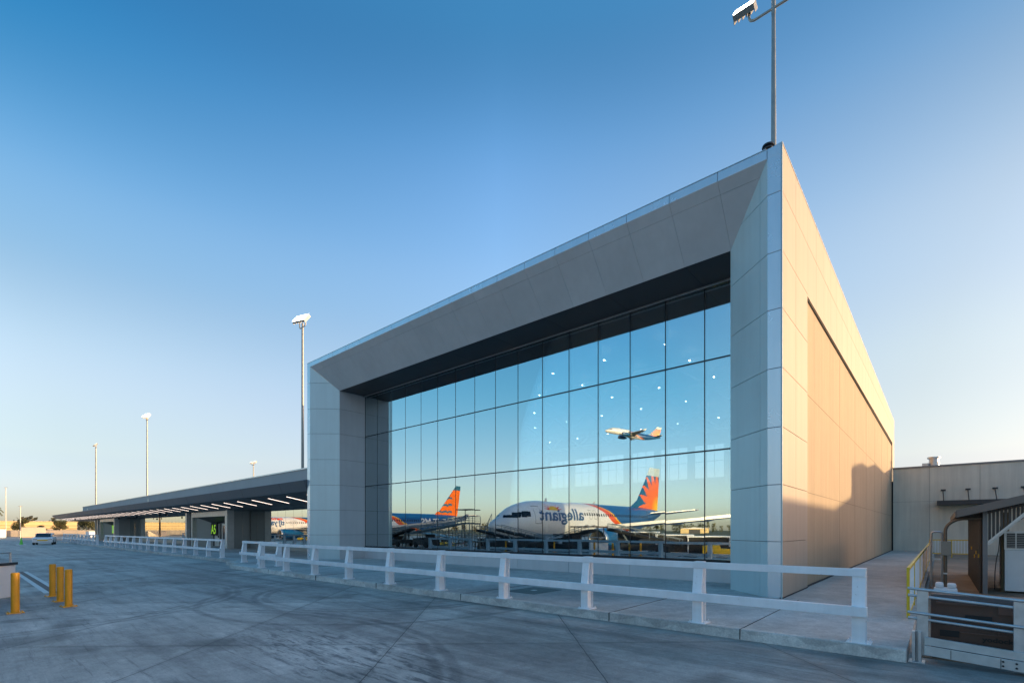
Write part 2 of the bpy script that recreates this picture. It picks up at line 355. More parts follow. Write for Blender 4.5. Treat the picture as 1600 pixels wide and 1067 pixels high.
deep=[(.85,.86,1.35),(1.05,.90,1.05),(1.05,.88,.90),(.72,.90,.88),(.55,.88,.92),(.42,.85,.98),(.2,.72,.92),(.2,.75,1.0),(.9,1.75,1.9)]   # opposite the sun
r_=[skyramp(list(zip(EN,t_)),sx_.outputs['Z']) for t_ in (anti,side,sunw,deep)]
mxw=blend(smr(0,.65),blend(smr(-.65,0),blend(smr(-.88,-.70),r_[3],r_[0]).outputs[2],r_[1]).outputs[2],r_[2])
mu=nt.nodes.new('ShaderNodeVectorMath'); mu.operation='MULTIPLY'; nt.links.new(sky.outputs[0],mu.inputs[0]); nt.links.new(mxw.outputs[2],mu.inputs[1])
m2w=nt.nodes.new('ShaderNodeVectorMath'); m2w.operation='SCALE'; m2w.inputs['Scale'].default_value=2.0; nt.links.new(mu.outputs[0],m2w.inputs[0])
gl=nt.nodes.new('ShaderNodeMapRange'); gl.interpolation_type='SMOOTHSTEP'; gl.inputs['From Min'].default_value=.80; gl.inputs['From Max'].default_value=1.0; nt.links.new(dt.outputs['Value'],gl.inputs['Value'])
m3w=nt.nodes.new('ShaderNodeMix'); m3w.data_type='RGBA'; m3w.blend_type='MULTIPLY'; nt.links.new(gl.outputs[0],m3w.inputs[0]); nt.links.new(m2w.outputs[0],m3w.inputs[6]); m3w.inputs[7].default_value=(3.6,3.2,2.7,1)
nt.links.new(m3w.outputs[2],bg.inputs['Color'])
scn.view_settings.view_transform='Standard'; scn.view_settings.look='None'; scn.view_settings.exposure=1.35; scn.view_settings.gamma=1
#%%PART2
# ------------------------------------------------------------------ ground
def drop(y):
    t=min(1,max(0,(-13.5-y)/10.5)); return -.9*t*t*(3-2*t)
g=MB(); ys=[1500,40,0,-13.5]+[-13.5-10.5*k/12 for k in range(1,13)]+[-60,-112,-1500]; xs=[-1500,-300,-100,-40,0,40,300,1500]
vs=[(x,y,drop(y)) for y in ys for x in xs]; nx=len(xs)
g.add(vs,[(j*nx+i,(j+1)*nx+i,(j+1)*nx+i+1,j*nx+i+1) for j in range(len(ys)-1) for i in range(nx-1)])
tag(g.build('apron',M['apron'],smooth='all'),kind='structure')
g=MB(); g.add([(-1490,-118,-.89),(-1490,-1490,-.89),(1490,-1490,-.89),(1490,-118,-.89)],[(0,1,2,3)])
tag(g.build('airfield_grass',M['grass']),kind='structure')
g=MB(); g.add([(-1490,-150,-.88),(-1490,-168,-.88),(1490,-168,-.88),(1490,-150,-.88)],[(0,1,2,3)])
tag(g.build('taxiway',M['walk']),kind='structure')
# sidewalk round the terminal, with a broken-edged curb
wk=MB()
front=[(2.5,-4.46)]
x=2.5
while x>-21.6:
    x-=.5; front.append((x,-4.46+random.uniform(-.012,.012)))
front+=[(-22.3,-4.46),(-22.6,-3.8),(-24.9,-3.75),(-25.2,-3.0),(-96,-3.0),(-96,39),(2.5,39)]
wk.prism([(a,b,-.03) for a,b in front],(0,0,.2))
tag(wk.build('sidewalk',M['walk'],bevel=.012),kind='structure')
cu_=MB(); x=2.49
while x>-22.2:
    l_=min(2.4,x+22.25); n_=8; top=[];
    pts=[(x-l_*k/n_,-4.475+random.uniform(-.006,.010)) for k in range(n_+1)]
    for (a,b),(c,d) in zip(pts,pts[1:]):
        cu_.add([(a-.001,b,.004),(c+.001,d,.004),(c+.001,d+.012,.160),(a-.001,b+.012,.160),(a-.001,b+.03,.1745),(c+.001,d+.03,.1745),(c+.001,-4.30,.1745),(a-.001,-4.30,.1745)],[(0,1,2,3),(3,2,5,4),(4,5,6,7)])
    x-=l_+.0001
    if l_<2.3: break
tag(cu_.build('curb',concrete('curb_concrete',(.70,.68,.63),joint=False,rough=.85,streak=False),fix=False),kind='structure')
jm=MB()
for x in (-18,-14,-10.2,-6.4,-2.1,.35): jm.box(x-.006,-4.482,.01,x+.006,-.02,.176)
tag(jm.build('sidewalk_joints',M['joint']),kind='structure')
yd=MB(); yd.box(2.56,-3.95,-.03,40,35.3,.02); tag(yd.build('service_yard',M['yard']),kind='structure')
mk=MB(); mk.add([(-16.4,-11.32,.004),(-27,-11.32,.004),(-27,-11.19,.004),(-16.4,-11.19,.004)],[(0,1,2,3)]); mk.add([(-16.4,-11.03,.004),(-27,-11.03,.004),(-27,-10.90,.004),(-16.4,-10.90,.004)],[(0,1,2,3)])
tag(mk.build('white_line_marking',surf('marking_white',(.62,.62,.60),.6,0,.2,8)),kind='structure')
mk=MB(); mk.add([(-16.4,-11.19,.004),(-27,-11.19,.004),(-27,-11.03,.004),(-16.4,-11.03,.004)],[(0,1,2,3)])
tag(mk.build('black_line_marking',surf('marking_black',(.02,.02,.025),.6)),kind='structure')
ht=MB(); ht.box(-5.95,-3.3,.171,-4.95,-2.05,.176)
o=ht.build('access_hatch',M['dark']); tag(o,'dark square steel access hatch set in the sidewalk below the glass wall','hatch')
hd=MB(); hd.box(-5.5,-2.75,.176,-5.38,-2.6,.182); hd.build('handle',M['galv'],o)

# ------------------------------------------------------------------ glass hall
XL,H=-23.75,11.05; JZ=[1.53,2.9,4.28,5.70,7.12,8.5,9.92]
T=thing('terminal_hall','tall metal-clad terminal hall with a deep picture-frame surround and mirror glass wall','building',(0,0,0))
IX,ID,IZ,G=1.52,1.1,9.5,2.7; fw=.32; ft=.23
fx=[-1.5-1.3*k for k in range(17)]
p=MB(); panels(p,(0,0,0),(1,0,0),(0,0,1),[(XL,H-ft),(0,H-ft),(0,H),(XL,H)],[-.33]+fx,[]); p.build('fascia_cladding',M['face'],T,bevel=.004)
p=MB()
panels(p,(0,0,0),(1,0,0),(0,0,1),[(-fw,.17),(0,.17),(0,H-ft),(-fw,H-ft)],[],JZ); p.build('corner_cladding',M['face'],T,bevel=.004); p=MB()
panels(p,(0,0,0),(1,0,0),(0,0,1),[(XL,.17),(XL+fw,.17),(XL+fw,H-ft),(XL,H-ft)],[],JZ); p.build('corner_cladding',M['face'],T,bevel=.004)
sl_=math.hypot(IX-fw,ID)
p=MB()
panels(p,(-IX,ID,0),(IX-fw,-ID,0),(0,0,1),[(0,.17),(sl_,.17),(sl_,H-ft),(0,IZ)],[sl_-.3],JZ); p.build('splayed_jamb',M['panel'],T,bevel=.003); p=MB()
panels(p,(XL+fw,0,0),(IX-fw,ID,0),(0,0,1),[(0,.17),(sl_,.17),(sl_,IZ),(0,H-ft)],[],JZ); p.build('splayed_jamb',M['panel'],T,bevel=.003)
st=math.hypot(ID,H-ft-IZ); vz=(H-ft-IZ)/st; vy=-ID/st
p=MB(); panels(p,(0,ID,IZ),(1,0,0),(0,vy,vz),[(XL+IX,0),(-IX,0),(-fw,st),(XL+fw,st)],fx,[st-.32],gap=.005); p.build('splayed_head',M['soffit_panel'],T,bevel=.003)
p=MB()
panels(p,(-IX,G+.02,0),(0,-1,0),(0,0,1),[(0,.17),(G+.02-ID,.17),(G+.02-ID,IZ),(0,IZ)],[],JZ); p.build('jamb_return',M['soffit_panel'],T,bevel=.003); p=MB()
panels(p,(XL+IX,ID,0),(0,1,0),(0,0,1),[(0,.17),(G+.02-ID,.17),(G+.02-ID,IZ),(0,IZ)],[],JZ); p.build('jamb_return',M['soffit_panel'],T,bevel=.003)
p=MB(); panels(p,(0,G,IZ),(1,0,0),(0,-1,0),[(XL+IX,0),(-IX,0),(-IX,G-ID),(XL+IX,G-ID)],[-2.8-1.3*2*k for k in range(9)],[],gap=.008); p.build('soffit',M['charcoal'],T)
p=MB(); p.box(XL+IX,G-.16,IZ-.075,-IX,G-.1,IZ-.031); p.build('soffit_trim',M['galv'],T)
# dark backing behind the open joints
p=MB()
p.prism([(XL+.04,.04,.17),(XL+.04,.04,H-.04),(XL+fw,.04,H-.04),(XL+fw,.04,.17)],(0,.002,0)); p.prism([(-.04,.04,.17),(-.04,.04,H-.04),(-fw,.04,H-.04),(-fw,.04,.17)],(0,.002,0))
p.box(XL+.04,.04,H-ft,-.04,.045,H-.02)
def back(poly,nrm,d=.045):
    n=Vector(nrm).normalized(); p.prism([Vector(a)-n*d for a in poly],-n*.003)
back([(-IX,ID,.17),(-fw,0,.17),(-fw,0,H-ft),(-IX,ID,IZ)],(-ID,-(IX-fw),0)); back([(XL+IX,ID,.17),(XL+fw,0,.17),(XL+fw,0,H-ft),(XL+IX,ID,IZ)],(ID,-(IX-fw),0))
back([(XL+IX,ID,IZ),(-IX,ID,IZ),(-fw,0,H-ft),(XL+fw,0,H-ft)],(0,vz*-1,vy))
p.box(-IX+.045,ID+.03,.17,-IX+.05,G+.3,IZ); p.box(XL+IX-.05,ID+.03,.17,XL+IX-.045,G+.3,IZ); p.box(XL+IX-.04,ID+.05,IZ+.045,-IX+.04,G+.2,IZ+.05)
p.build('joint_backing',M['joint'],T)
# base wall under the glass
p=MB(); panels(p,(0,G-.02,0),(1,0,0),(0,0,1),[(XL+IX,.17),(-IX,.17),(-IX,.80),(XL+IX,.80)],fx[1::2],[]); p.build('base_wall',M['soffit_panel'],T,bevel=.003)
p=MB(); p.box(XL+IX,G+.06,.17,-IX,G+.2,.82); p.box(XL+IX,G-.08,.80,-IX,G+.06,.84); p.build('window_sill',M['mullion'],T)
# curtain wall
zr=[.86,4.31,7.17,IZ-.02]; xm=[XL+IX]+[-2.8-1.3*k for k in range(15)][::-1]+[-IX]
xm=[xm[0]]+[x for x in xm[1:-1] if x>XL+IX+.25]+[xm[-1]]
for j in range(3):
    for i in range(len(xm)-1):
        q=MB(); q.box(xm[i]+.016,G+.004,zr[j]+.016,xm[i+1]-.016,G+.03,zr[j+1]-.016)
        ta,tb=random.gauss(0,.0007),random.gauss(0,.0005); q.v=[(a,b_+ta*(a-(xm[i]+xm[i+1])/2)+tb*(c-(zr[j]+zr[j+1])/2),c) for a,b_,c in q.v]
        q.build('glass_pane',M['glass'],T)
q=MB()
for x in xm[1:-1]: q.box(x-.016,G+.002,.86,x+.016,G+.16,IZ)
q.box(xm[0]-.02,G-.01,.84,xm[0]+.016,G+.16,IZ); q.box(xm[-1]-.016,G-.01,.84,xm[-1]+.02,G+.16,IZ)
q.build('mullion',M['mullion'],T)
q=MB()
for z in zr[1:-1]: q.box(XL+IX,G-.006,z-.022,-IX,G+.14,z+.022)
q.box(XL+IX,G+.003,.842,-IX,G+.15,.875); q.build('transom',M['mullion'],T)
# side wall (+X)
sl2=.0122
def zt(y): return H-sl2*y
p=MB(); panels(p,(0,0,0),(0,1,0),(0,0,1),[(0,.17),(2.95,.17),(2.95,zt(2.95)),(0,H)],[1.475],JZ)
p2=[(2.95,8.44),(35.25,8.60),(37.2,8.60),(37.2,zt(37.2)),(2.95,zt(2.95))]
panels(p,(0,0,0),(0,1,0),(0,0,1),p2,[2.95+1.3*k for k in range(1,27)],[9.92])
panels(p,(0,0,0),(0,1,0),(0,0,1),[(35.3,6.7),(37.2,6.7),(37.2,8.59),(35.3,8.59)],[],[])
p.build('side_cladding',M['panel_sunlit'],T,bevel=.004)
p=MB(); p.box(-.3,.05,.17,-.05,2.95,H-.1); p.box(-.3,2.95,8.36,-.05,37.15,10.5); p.box(-.16,35.3,.17,-.05,37.1,8.5)
p.box(-.05,2.95,8.40,-.02,35.25,8.425); p.box(-.07,2.93,8.2,-.02,2.952,8.44); p.build('wall_core',M['joint'],T)
p=MB(); panels(p,(-.05,0,0),(0,1,0),(0,0,1),[(2.955,.19),(35.28,.19),(35.28,8.565),(2.955,8.385)],[4.24,5.52],[],gap=.008,th=.1)
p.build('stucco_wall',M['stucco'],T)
p=MB(); p.box(-.052,2.955,5.70,-.046,35.28,5.715); p.box(-.052,2.955,2.885,-.046,35.28,2.9)
for y in (9.2,13.6,18.0,22.4,26.8,31.2): p.box(-.052,y-.004,.2,-.047,y+.004,8.3)
p.build('control_joint',surf('stucco_joint',(.20,.17,.13),.9),T)
p=MB(); p.box(-.06,.0,.17,.012,2.95,.2); p.box(-.07,2.955,.17,-.03,35.3,.22); p.build('wall_base_joint',M['joint'],T)
p=MB(); p.box(-.016,-.005,.17,.005,.016,H+.002); p.build('corner_trim',M['panel'],T)
# left side, roof, interior
p=MB(); p.box(XL+.01,.1,.17,XL+.25,22,10.95); p.build('left_wall',M['panel'],T)
p=MB(); p.box(XL+.3,1.6,10.2,-.32,22,10.35); p.prism([(-.35,.05,H+.003),(.01,-.01,H+.003),(.01,37.2,zt(37.2)+.003),(-.35,37.2,zt(37.2)+.003)],(0,0,.02)); p.box(XL-.01,-.012,H+.003,-.35,.4,H+.02); p.build('roof',M['galv'],T)
p=MB(); p.box(XL+.3,G+.3,9.55,-.32,21.9,9.6); p.build('ceiling',M['int_white'],T)
p=MB(); p.box(XL+.3,G+.2,.172,-.32,21.9,.18); p.build('floor',M['int_floor'],T)
p=MB(); p.box(-.36,G+.2,.18,-.31,22,9.6); p.build('interior_wall',M['int_wall'],T); p=MB(); p.box(XL+.26,G+.2,.18,XL+.31,22,9.6); p.build('interior_wall',M['int_wall'],T)
# rear interior wall with a clerestory
bw=MB(); wz0,wz1=5.4,7.8; wins=[(-3.2-2.55*k-2.1,-3.2-2.55*k) for k in range(8)]
bw.box(XL+.3,21.8,.18,-.36,22,wz0); bw.box(XL+.3,21.8,wz1,-.36,22,9.55)
e=[-.36]+[v for a,b in wins for v in (b,a)]+[XL+.3]
for i in range(0,len(e),2): bw.box(e[i],21.8,wz0,e[i+1],22,wz1)
bw.build('rear_wall',M['int_wall'],T)
for a,b in wins:
    f=MB(); f.box(a,21.84,wz0,a+.05,21.9,wz1); f.box(b-.05,21.84,wz0,b,21.9,wz1); f.box(a+.05,21.84,wz0,b-.05,21.9,wz0+.05); f.box(a+.05,21.84,wz1-.05,b-.05,21.9,wz1)
    for k in (1,2): f.box(a+2.1*k/3-.02,21.845,wz0+.05,a+2.1*k/3+.02,21.895,wz1-.05)
    f.box(a+.05,21.85,wz0+1.18,b-.05,21.89,wz0+1.22)
    fo=f.build('clerestory_window',M['mullion'],T)
    q=MB(); q.box(a+.05,21.865,wz0+.05,b-.05,21.875,wz1-.05); q.build('pane',M['clear'],fo)
for y in (8.5,13.5,18.5):
    t=MB(); t.box(XL+.3,y-.09,8.0,-.36,y+.09,8.2); t.box(XL+.3,y-.09,9.2,-.36,y+.09,9.4)
    x=XL+.6; up=True
    while x<-1.6:
        t.bar((x,y,8.2 if up else 9.2),(x+1.3,y,9.2 if up else 8.2),.12); x+=1.3; up=not up
    t.build('roof_truss',M['int_white'],T)
for y in (5.5,8.0,11,14.5,17.5,20):
    for k in range(8):
        x=-2.6-2.75*k
        q=MB(); q.lathe([(.01,9.11),(.035,9.116),(.042,9.13),(.035,9.146),(.01,9.152)],(x,y,0),n=10); q.build('ceiling_light',M['lamp'],T)

# ------------------------------------------------------------------ right-hand terminal wing
W=thing('terminal_wing','low grey stucco terminal wing behind the yard with a hung metal awning','building',(0,35.4,0))
p=MB(); panels(p,(0,0,0),(1,0,0),(0,0,1),[(.04,.02),(32,.02),(32,6.5),(.04,6.5)],[2.2+2.76*k for k in range(11)],[3.95],gap=.014,th=.12); p.build('stucco_wall',M['stucco_grey'],W)
p=MB(); p.box(.04,.1,.02,32,.3,6.5); p.box(-24,.3,.1,32,.5,5.6); p.build('wall_core',M['joint'],W)
p=MB(); p.box(.03,-.05,6.5,32,.45,6.63); p.build('coping',M['coping'],W)
a=MB(); a.box(2.63,-1.15,3.62,14,-.002,3.92); a.build('awning',M['dark'],W)
for x in (3.0,4.35,5.75,7.15,8.55):
    a=MB(); a.tube([(x,-1.0,3.92),(x-.03,-.05,4.72)],.03,8); a.box(x-.16,-.06,4.68,x+.12,-.002,4.80); a.build('awning_rod',M['dark'],W)
p=MB(); p.box(15.2,1.2,6.2,20.2,7.2,7.75); p.box(21.9,1.2,6.2,26,7.2,8.1); p.build('shadow_block',M['stucco_grey'],W)  # unseen roof blocks added to step the shadow on the side wall
v=MB(); v.lathe([(.34,6.6),(.34,7.0),(.30,7.0),(.30,7.3),(.40,7.3),(.40,7.42)],(2.44,37,0),n=16); v.box(1.75,36.6,6.5,2.1,36.9,6.95); tag(v.build('roof_vent',M['galv'],smooth=35),'round galvanised vent cap on the wing roof, lit by the sun','vent')
# unseen building added off to the right to shade the apron and side wall
n=thing('shade_building','unseen long low building added across the yard east of the hall to cast shade','building',(24,0,0))
p=MB(); panels(p,(0,30,0),(0,-1,0),(0,0,1),[(0,0),(44,0),(44,5.7),(0,5.7)],[4*k for k in range(1,11)],[3]); p.box(.04,-14,0,14,30,5.68); p.build('wall',M['beige'],n)
p=MB(); p.box(-.15,-14.15,5.70,14.15,30.15,5.85); p.build('roof',M['coping'],n)

# ------------------------------------------------------------------ left canopy wing
K=thing('canopy_wing','long low gate concourse with a dark cantilevered canopy and lit soffit','building',(0,0,0))
GY=4.4; x0,x1=-23.78,-128.0
def soff(y): return 3.97-.188*y if y<2.5 else 3.50
p=MB()
p.prism([(x0,-.22,4.56),(x0,0,3.97),(x0,2.5,3.50),(x0,9.2,3.50),(x0,9.2,4.6),(x0,.0,4.62)],(x1+2-x0,0,0))
e_=x1+2
p.add([(e_,-.22,4.56),(e_,0,3.97),(e_,2.5,3.50),(e_,9.2,3.50),(e_,9.2,4.6),(e_,0,4.62),(x1,-.22,4.56),(x1,9.2,4.56)],[(0,6,1),(1,6,7,3,2),(3,7,4),(0,5,6),(5,4,7,6)])
p.build('canopy_roof',surf('canopy_dark_metal',(.10,.115,.13),.45,.2,.06,1),K)
p=MB()
for k in range(18): x=x0-3.1-5.9*k; p.prism([(x,-.226,4.56),(x,-.006,3.97),(x+.015,-.006,3.97),(x+.015,-.226,4.56)],(0,.004,0))
p.build('fascia_joint',M['joint'],K)
p=MB()
panels(p,(0,1.6,0),(1,0,0),(0,0,1),[(-107,4.4),(x0,4.4),(x0,5.62),(-107,5.62)],[-24-6*k for k in range(14)],[],gap=.01); p.box(-106.95,1.64,4.4,x0,9,5.6); p.build('parapet',surf('parapet_stucco',(.40,.41,.41),.8,0,.08,.4),K)
p=MB(); p.box(-107.05,1.55,5.62,x0,1.9,5.70); p.build('coping',M['galv'],K)
for x in (-64.6,-102.4):
    p=MB(); p.box(x-.2,1.54,4.75,x+.2,1.6,5.3); p.build('overflow_scupper',M['vest_light'],K)
p=MB(); p.box(-88,GY-.03,.17,-54.9,GY+.1,.55); p.build('sill_wall',M['vest'],K); p=MB(); p.box(-43.3,GY-.03,.17,x0,GY+.1,.55); p.build('sill_wall',M['vest'],K)
p=MB(); p.box(-101,9,.17,x0,9.2,3.5); p.build('rear_wall',M['int_wall'],K); p=MB(); p.box(-101.2,GY,.17,-101,9.2,3.5); p.build('end_wall',M['vest'],K)
p=MB(); p.box(-101,GY+.12,.172,x0,9,.18); p.build('floor',M['int_floor'],K)
def glazing(xa,xb):
    n=max(1,round(abs(xb-xa)/1.35)); d=(xb-xa)/n
    for i in range(n):
        q=MB(); a,b=sorted((xa+d*i,xa+d*(i+1))); q.box(a+.012,GY,.55,b-.012,GY+.03,3.49); q.build('glass_pane',M['glass_dark'],K)
    q=MB()
    for i in range(n+1): x=xa+d*i; q.box(x-.014,GY+.002,.55,x+.014,GY+.1,3.49)
    q.build('mullion',M['mullion'],K)
glazing(-43.3,x0); glazing(-88,-54.9)
for k in range(38):
    x=-25.0-2.66*k
    q=MB(); q.bar((x,.6,soff(.6)-.004),(x,1.95,soff(1.95)-.004),.06,.016); q.build('light_strip',M['strip'],K)
for x,y in ((-59,1.9),(-61.4,1.9),(-72,2),(-83,2.2),(-110,1.0)):
    q=MB(); z=soff(y); q.lathe([(.03,z),(.03,z-.12),(.10,z-.14),(.10,z-.24),(.05,z-.34)],(x,y,0),n=12); q.build('security_camera',M['black'],K)
def txt(name,s,size,mat,parent,fn,extr=0,align='LEFT',shear=0,sub=.35,bold=0):
    cu=bpy.data.curves.new(name,'FONT'); cu.body=s; cu.size=size; cu.shear=shear; cu.offset=bold; cu.align_x=align; cu.resolution_u=4
    o=bpy.data.objects.new(name,cu); COL.objects.link(o); bpy.context.view_layer.update()
    me=bpy.data.meshes.new_from_object(o.evaluated_get(bpy.context.evaluated_depsgraph_get()))
    bpy.data.objects.remove(o); bpy.data.curves.remove(cu)
    bm=bmesh.new(); bm.from_mesh(me)
    bmesh.ops.triangulate(bm,faces=bm.faces)
    for _ in range(2):
        es=[e for e in bm.edges if e.calc_length()>sub]
        if es: bmesh.ops.subdivide_edges(bm,edges=es,cuts=1); bmesh.ops.triangulate(bm,faces=[f for f in bm.faces if len(f.verts)>3])
    for v in bm.verts: v.co=fn(v.co.x,v.co.y)
    bm.to_mesh(me); bm.free(); me.materials.clear(); me.materials.append(mat)
    o=bpy.data.objects.new(name,me); COL.objects.link(o); o.parent=parent; return o
def vestibule(xl,xr,sign):
    yf=2.6; zt_=3.495; w=xr-xl
    V=thing('gate_vestibule',f'grey panelled gate vestibule under the canopy marked {sign} in lime green' if sign!='A' else 'grey panelled gate vestibule near the far end of the canopy with a lime sign','vestibule',(0,0,0),0,'gate vestibules under the canopy')
    p=MB(); panels(p,(xr,yf+.5,0),(0,1,0),(0,0,1),[(0,.17),(1.3,.17),(1.3,zt_),(0,zt_)],[.7],[]); p.build('side_panel',M['vest'],V); p=MB(); panels(p,(xl,GY-.02,0),(0,-1,0),(0,0,1),[(0,.17),(1.3,.17),(1.3,zt_),(0,zt_)],[.7],[])
    p.box(xl+.04,yf+.6,.17,xr-.05,yf+.7,2.0) if False else None
    p.build('side_panel',M['vest'],V)
    for x in (xl,xr-.45):
        q=MB(); q.box(x,yf-.05,.17,x+.45,yf+.5,zt_); q.build('fin',M['vest_light'] if x!=xl else M['vest_light'],V)
    a,b=xl+1.3,xr-.75      # portal frame
    q=MB(); q.box(a,yf+.12,3.02,b,yf+.5,zt_-.02); q.box(b-.28,yf+.12,.17,b,yf+.5,3.02); q.box(a,yf+.12,.17,a+.28,yf+.5,3.02); q.build('portal_frame',M['vest_light'],V)
    q=MB(); q.box(b,yf+.3,.17,xr-.45,yf+.5,zt_); q.box(xl+.45,yf+.3,.17,a,yf+.5,zt_); q.build('infill_panel',M['dark'],V)
    q=MB(); q.prism([(a+.28,yf+.5,.17),(a+1.5,yf+1.6,.17),(a+1.5,yf+1.6,2.45),(a+.28,yf+.5,3.02)],(0,.06,0)); q.build('splayed_jamb',M['vest'],V)
    q=MB(); q.prism([(a+.28,yf+.5,3.02),(b-.28,yf+.5,3.02),(b-.28,yf+1.6,2.45),(a+1.5,yf+1.6,2.45)],(0,.04,.06)); q.build('splayed_head',M['charcoal'],V)
    q=MB(); q.box(a+1.5,yf+1.62,.17,b-.2,yf+1.68,2.5); q.build('door_wall',M['dark'],V)
    x=a+2.1; 
    for k in range(3):
        d=MB(); d.box(x,yf+1.55,.19,x+1.3,yf+1.61,2.4); do=d.build('door',M['vest_light'],V)
        if k: q=MB(); q.box(x+.2,yf+1.54,.4,x+.2+.75,yf+1.549,2.2); q.build('door_glass',M['window'],do)
        q=MB(); q.box(x+1.12,yf+1.46,1.05,x+1.2,yf+1.55,1.22); q.build('handle',M['black'],do)
        x+=2.0
        if x>b-1.4: break
    q=MB(); q.box(a+1.55,yf+1.40,1.25,a+3.2,yf+1.45,2.48); so_=q.build('gate_sign',M['black'] if sign!='A' else M['lime'],V)
    sz=1.25
    txt('sign_text',sign,sz,M['lime'] if sign!='A' else M['white'],so_,lambda u,v:Vector((a+1.62+u*.9,yf+1.39,1.42+v)),bold=.02)
    return V
vestibule(-54.9,-43.4,'A5')
vestibule(-101,-88,'A')
# ------------------------------------------------------------------ white vehicle barriers
def barrier(label,xr,n,sp,y,zb=.17):
    B=thing('vehicle_barrier',label,'barrier',(0,0,0),0,'white steel barriers along the sidewalk')
    ln=sp*(n-1)
    B.location=(xr,y,zb)
    q=MB(); q.box(-ln-.09,-.215,.40,.11,-.135,.53); q.box(-ln-.09,-.215,.53,.11,-.10,.538); q.build('bumper_beam',M['white'],B,bevel=.006)
    q=MB(); q.box(-ln-.083,-.078,.965,.083,-.042,1.08); q.build('top_rail',M['white'],B,bevel=.006)
    first=None
    for k in range(n):
        if first is None:
            q=MB(); q.box(-.083,-.125,.012,.083,-.110,.50); q.box(-.083,.075,.012,.083,.090,.50); q.box(-.05,-.110,.012,.05,.075,.50)
            q.prism([(-.083,-.132,.50),(-.083,-.117,.50),(-.083,-.026,1.08),(-.083,-.041,1.08)],(.166,0,0))
            q.box(-.083,.075,.50,.083,.090,1.08); q.prism([(-.012,-.117,.50),(-.012,.075,.50),(-.012,.075,1.08),(-.012,-.026,1.08)],(.024,0,0)); q.box(-.083,-.04,1.075,.083,.09,1.085)
            o=q.build('post',M['white'],B,bevel=.003)
            q=MB(); q.box(-.15,-.155,0,.15,.135,.014)
            for a in (-.12,.12):
                for b in (-.13,.105): q.lathe([(.016,.014),(.016,.03),(.010,.03),(.010,.05)],(a,b,0),n=6)
            q.build('base_plate',M['white'],o); first=o
        else: o=copy_tree(first,B)
        o.location=(-sp*k,0,0)
    return B
barrier('long white steel vehicle barrier on ten posts along the curb before the glass hall',1.95,10,2.34,-4.27)
barrier('short white steel barrier of three posts behind the left end of the long one',-19.7,3,2.0,-3.3)
barrier('white steel barrier under the canopy in front of the gate marked A5',-28.8,15,2.36,-2.62)
barrier('white steel barrier beyond the second gate vestibule, towards the yellow warehouse',-65.4,11,2.4,-2.75)

# ------------------------------------------------------------------ bollards
b=thing('bollard','yellow steel bollard standing alone directly before the white block','bollard',(-12.38,-12.14,0),0,'yellow bollards by the white block')
q=MB(); q.lathe([(.071,.012),(.071,.865),(.060,.88)],n=20); q.build('post',M['yellow'],b,smooth=35)
q=MB(); q.box(-.14,-.14,0,.14,.14,.014)
for i in (-.11,.11):
    for j in (-.11,.11): q.lathe([(.014,.014),(.014,.032)],(i,j,0),n=6)
q.build('base_plate',M['yellow'],b)
gb='yellow bollards by the white block'
dup(b,(-15.43,-11.24,0),.2,'yellow steel bollard of the row of three next to the black and white line',gb)
dup(b,(-13.98,-11.24,0),.1,'middle yellow steel bollard of the row of three',gb)
dup(b,(-12.71,-11.23,0),.15,'yellow steel bollard of the row of three, closest to the lone bollard',gb)
gb='yellow bollards by the aircraft stand'
for x,y in ((-24.9,-12.5),(-24.1,-12.9),(-21.5,-13.4),(-20.9,-13.9)): dup(b,(x,y,drop(y)),.1,'yellow steel bollard by the parked airliner, seen only mirrored in the glass',gb)
wb=thing('white_block','white painted block with a dark cap and a pipe frame on top','pedestal',(-16.2,-11.9,0),R(-37))
q=MB(); q.box(0,-.9,0,1.3,0,.86); q.build('body',M['whiteplastic'],wb,bevel=.02)
q=MB(); q.box(-.03,-.93,.865,1.33,.03,.93); q.build('cap',M['dark'],wb)
q=MB()
for y in (-.06,-.84): q.tube([(.1,y,.93),(.1,y,1.2),(1.2,y,1.2),(1.2,y,.93)],.022,8)
q.build('pipe_frame',M['galv'],wb,smooth=40)

# ------------------------------------------------------------------ yard on the right
def sloped(x,a): return a-.068*(x-2.6)
gt=thing('pipe_gate','galvanised pipe gate with a plank beam closing the service yard','gate',(0,0,0))
q=MB()
for z,y in ((1.007,-4.27),(.90,-4.16),(.677,-4.27),(.585,-4.16)): 
    q.tube([(2.50,y,z),(5.2,y,z-.068*2.7)],.019,10)
q.build('pipe_rail',M['galv'],gt,smooth=40)
for x in (2.66,3.60,4.62):
    q=MB(); q.box(x-.06,-4.25,sloped(x,.1),x+.06,-4.18,sloped(x,.99)); q.box(x-.06,-4.18,sloped(x,.1),x+.06,-4.175,sloped(x,.99)); q.build('post',M['galv'],gt,bevel=.004)
for x in (2.60,4.9):
    q=MB(); q.box(x-.05,-4.33,.012,x-.015,-4.2,.42); q.box(x+.015,-4.33,.012,x+.05,-4.2,.42); q.box(x-.015,-4.22,.012,x+.015,-4.2,.42); q.box(x-.09,-4.38,0,x+.09,-4.15,.012); q.build('foot',M['galv'],gt,bevel=.003)
q=MB()
def slab(x0,x1,y0,y1,za,zb): q.prism([(x0,y0,sloped(x0,za)),(x1,y0,sloped(x1,za)),(x1,y0,sloped(x1,zb)),(x0,y0,sloped(x0,zb))],(0,y1-y0,0))
slab(2.68,5.2,-4.30,-4.24,.255,.36); slab(2.68,5.2,-4.33,-4.305,.12,.25)
q.build('plank_beam',surf('galv_plank',(.50,.53,.53),.5,.45,.15,6),gt,bevel=.004)
q=MB()
for x in (2.95,3.42,3.9,4.4):
    q.box(x-.003,-4.333,sloped(x,.125),x+.003,-4.331,sloped(x,.245))
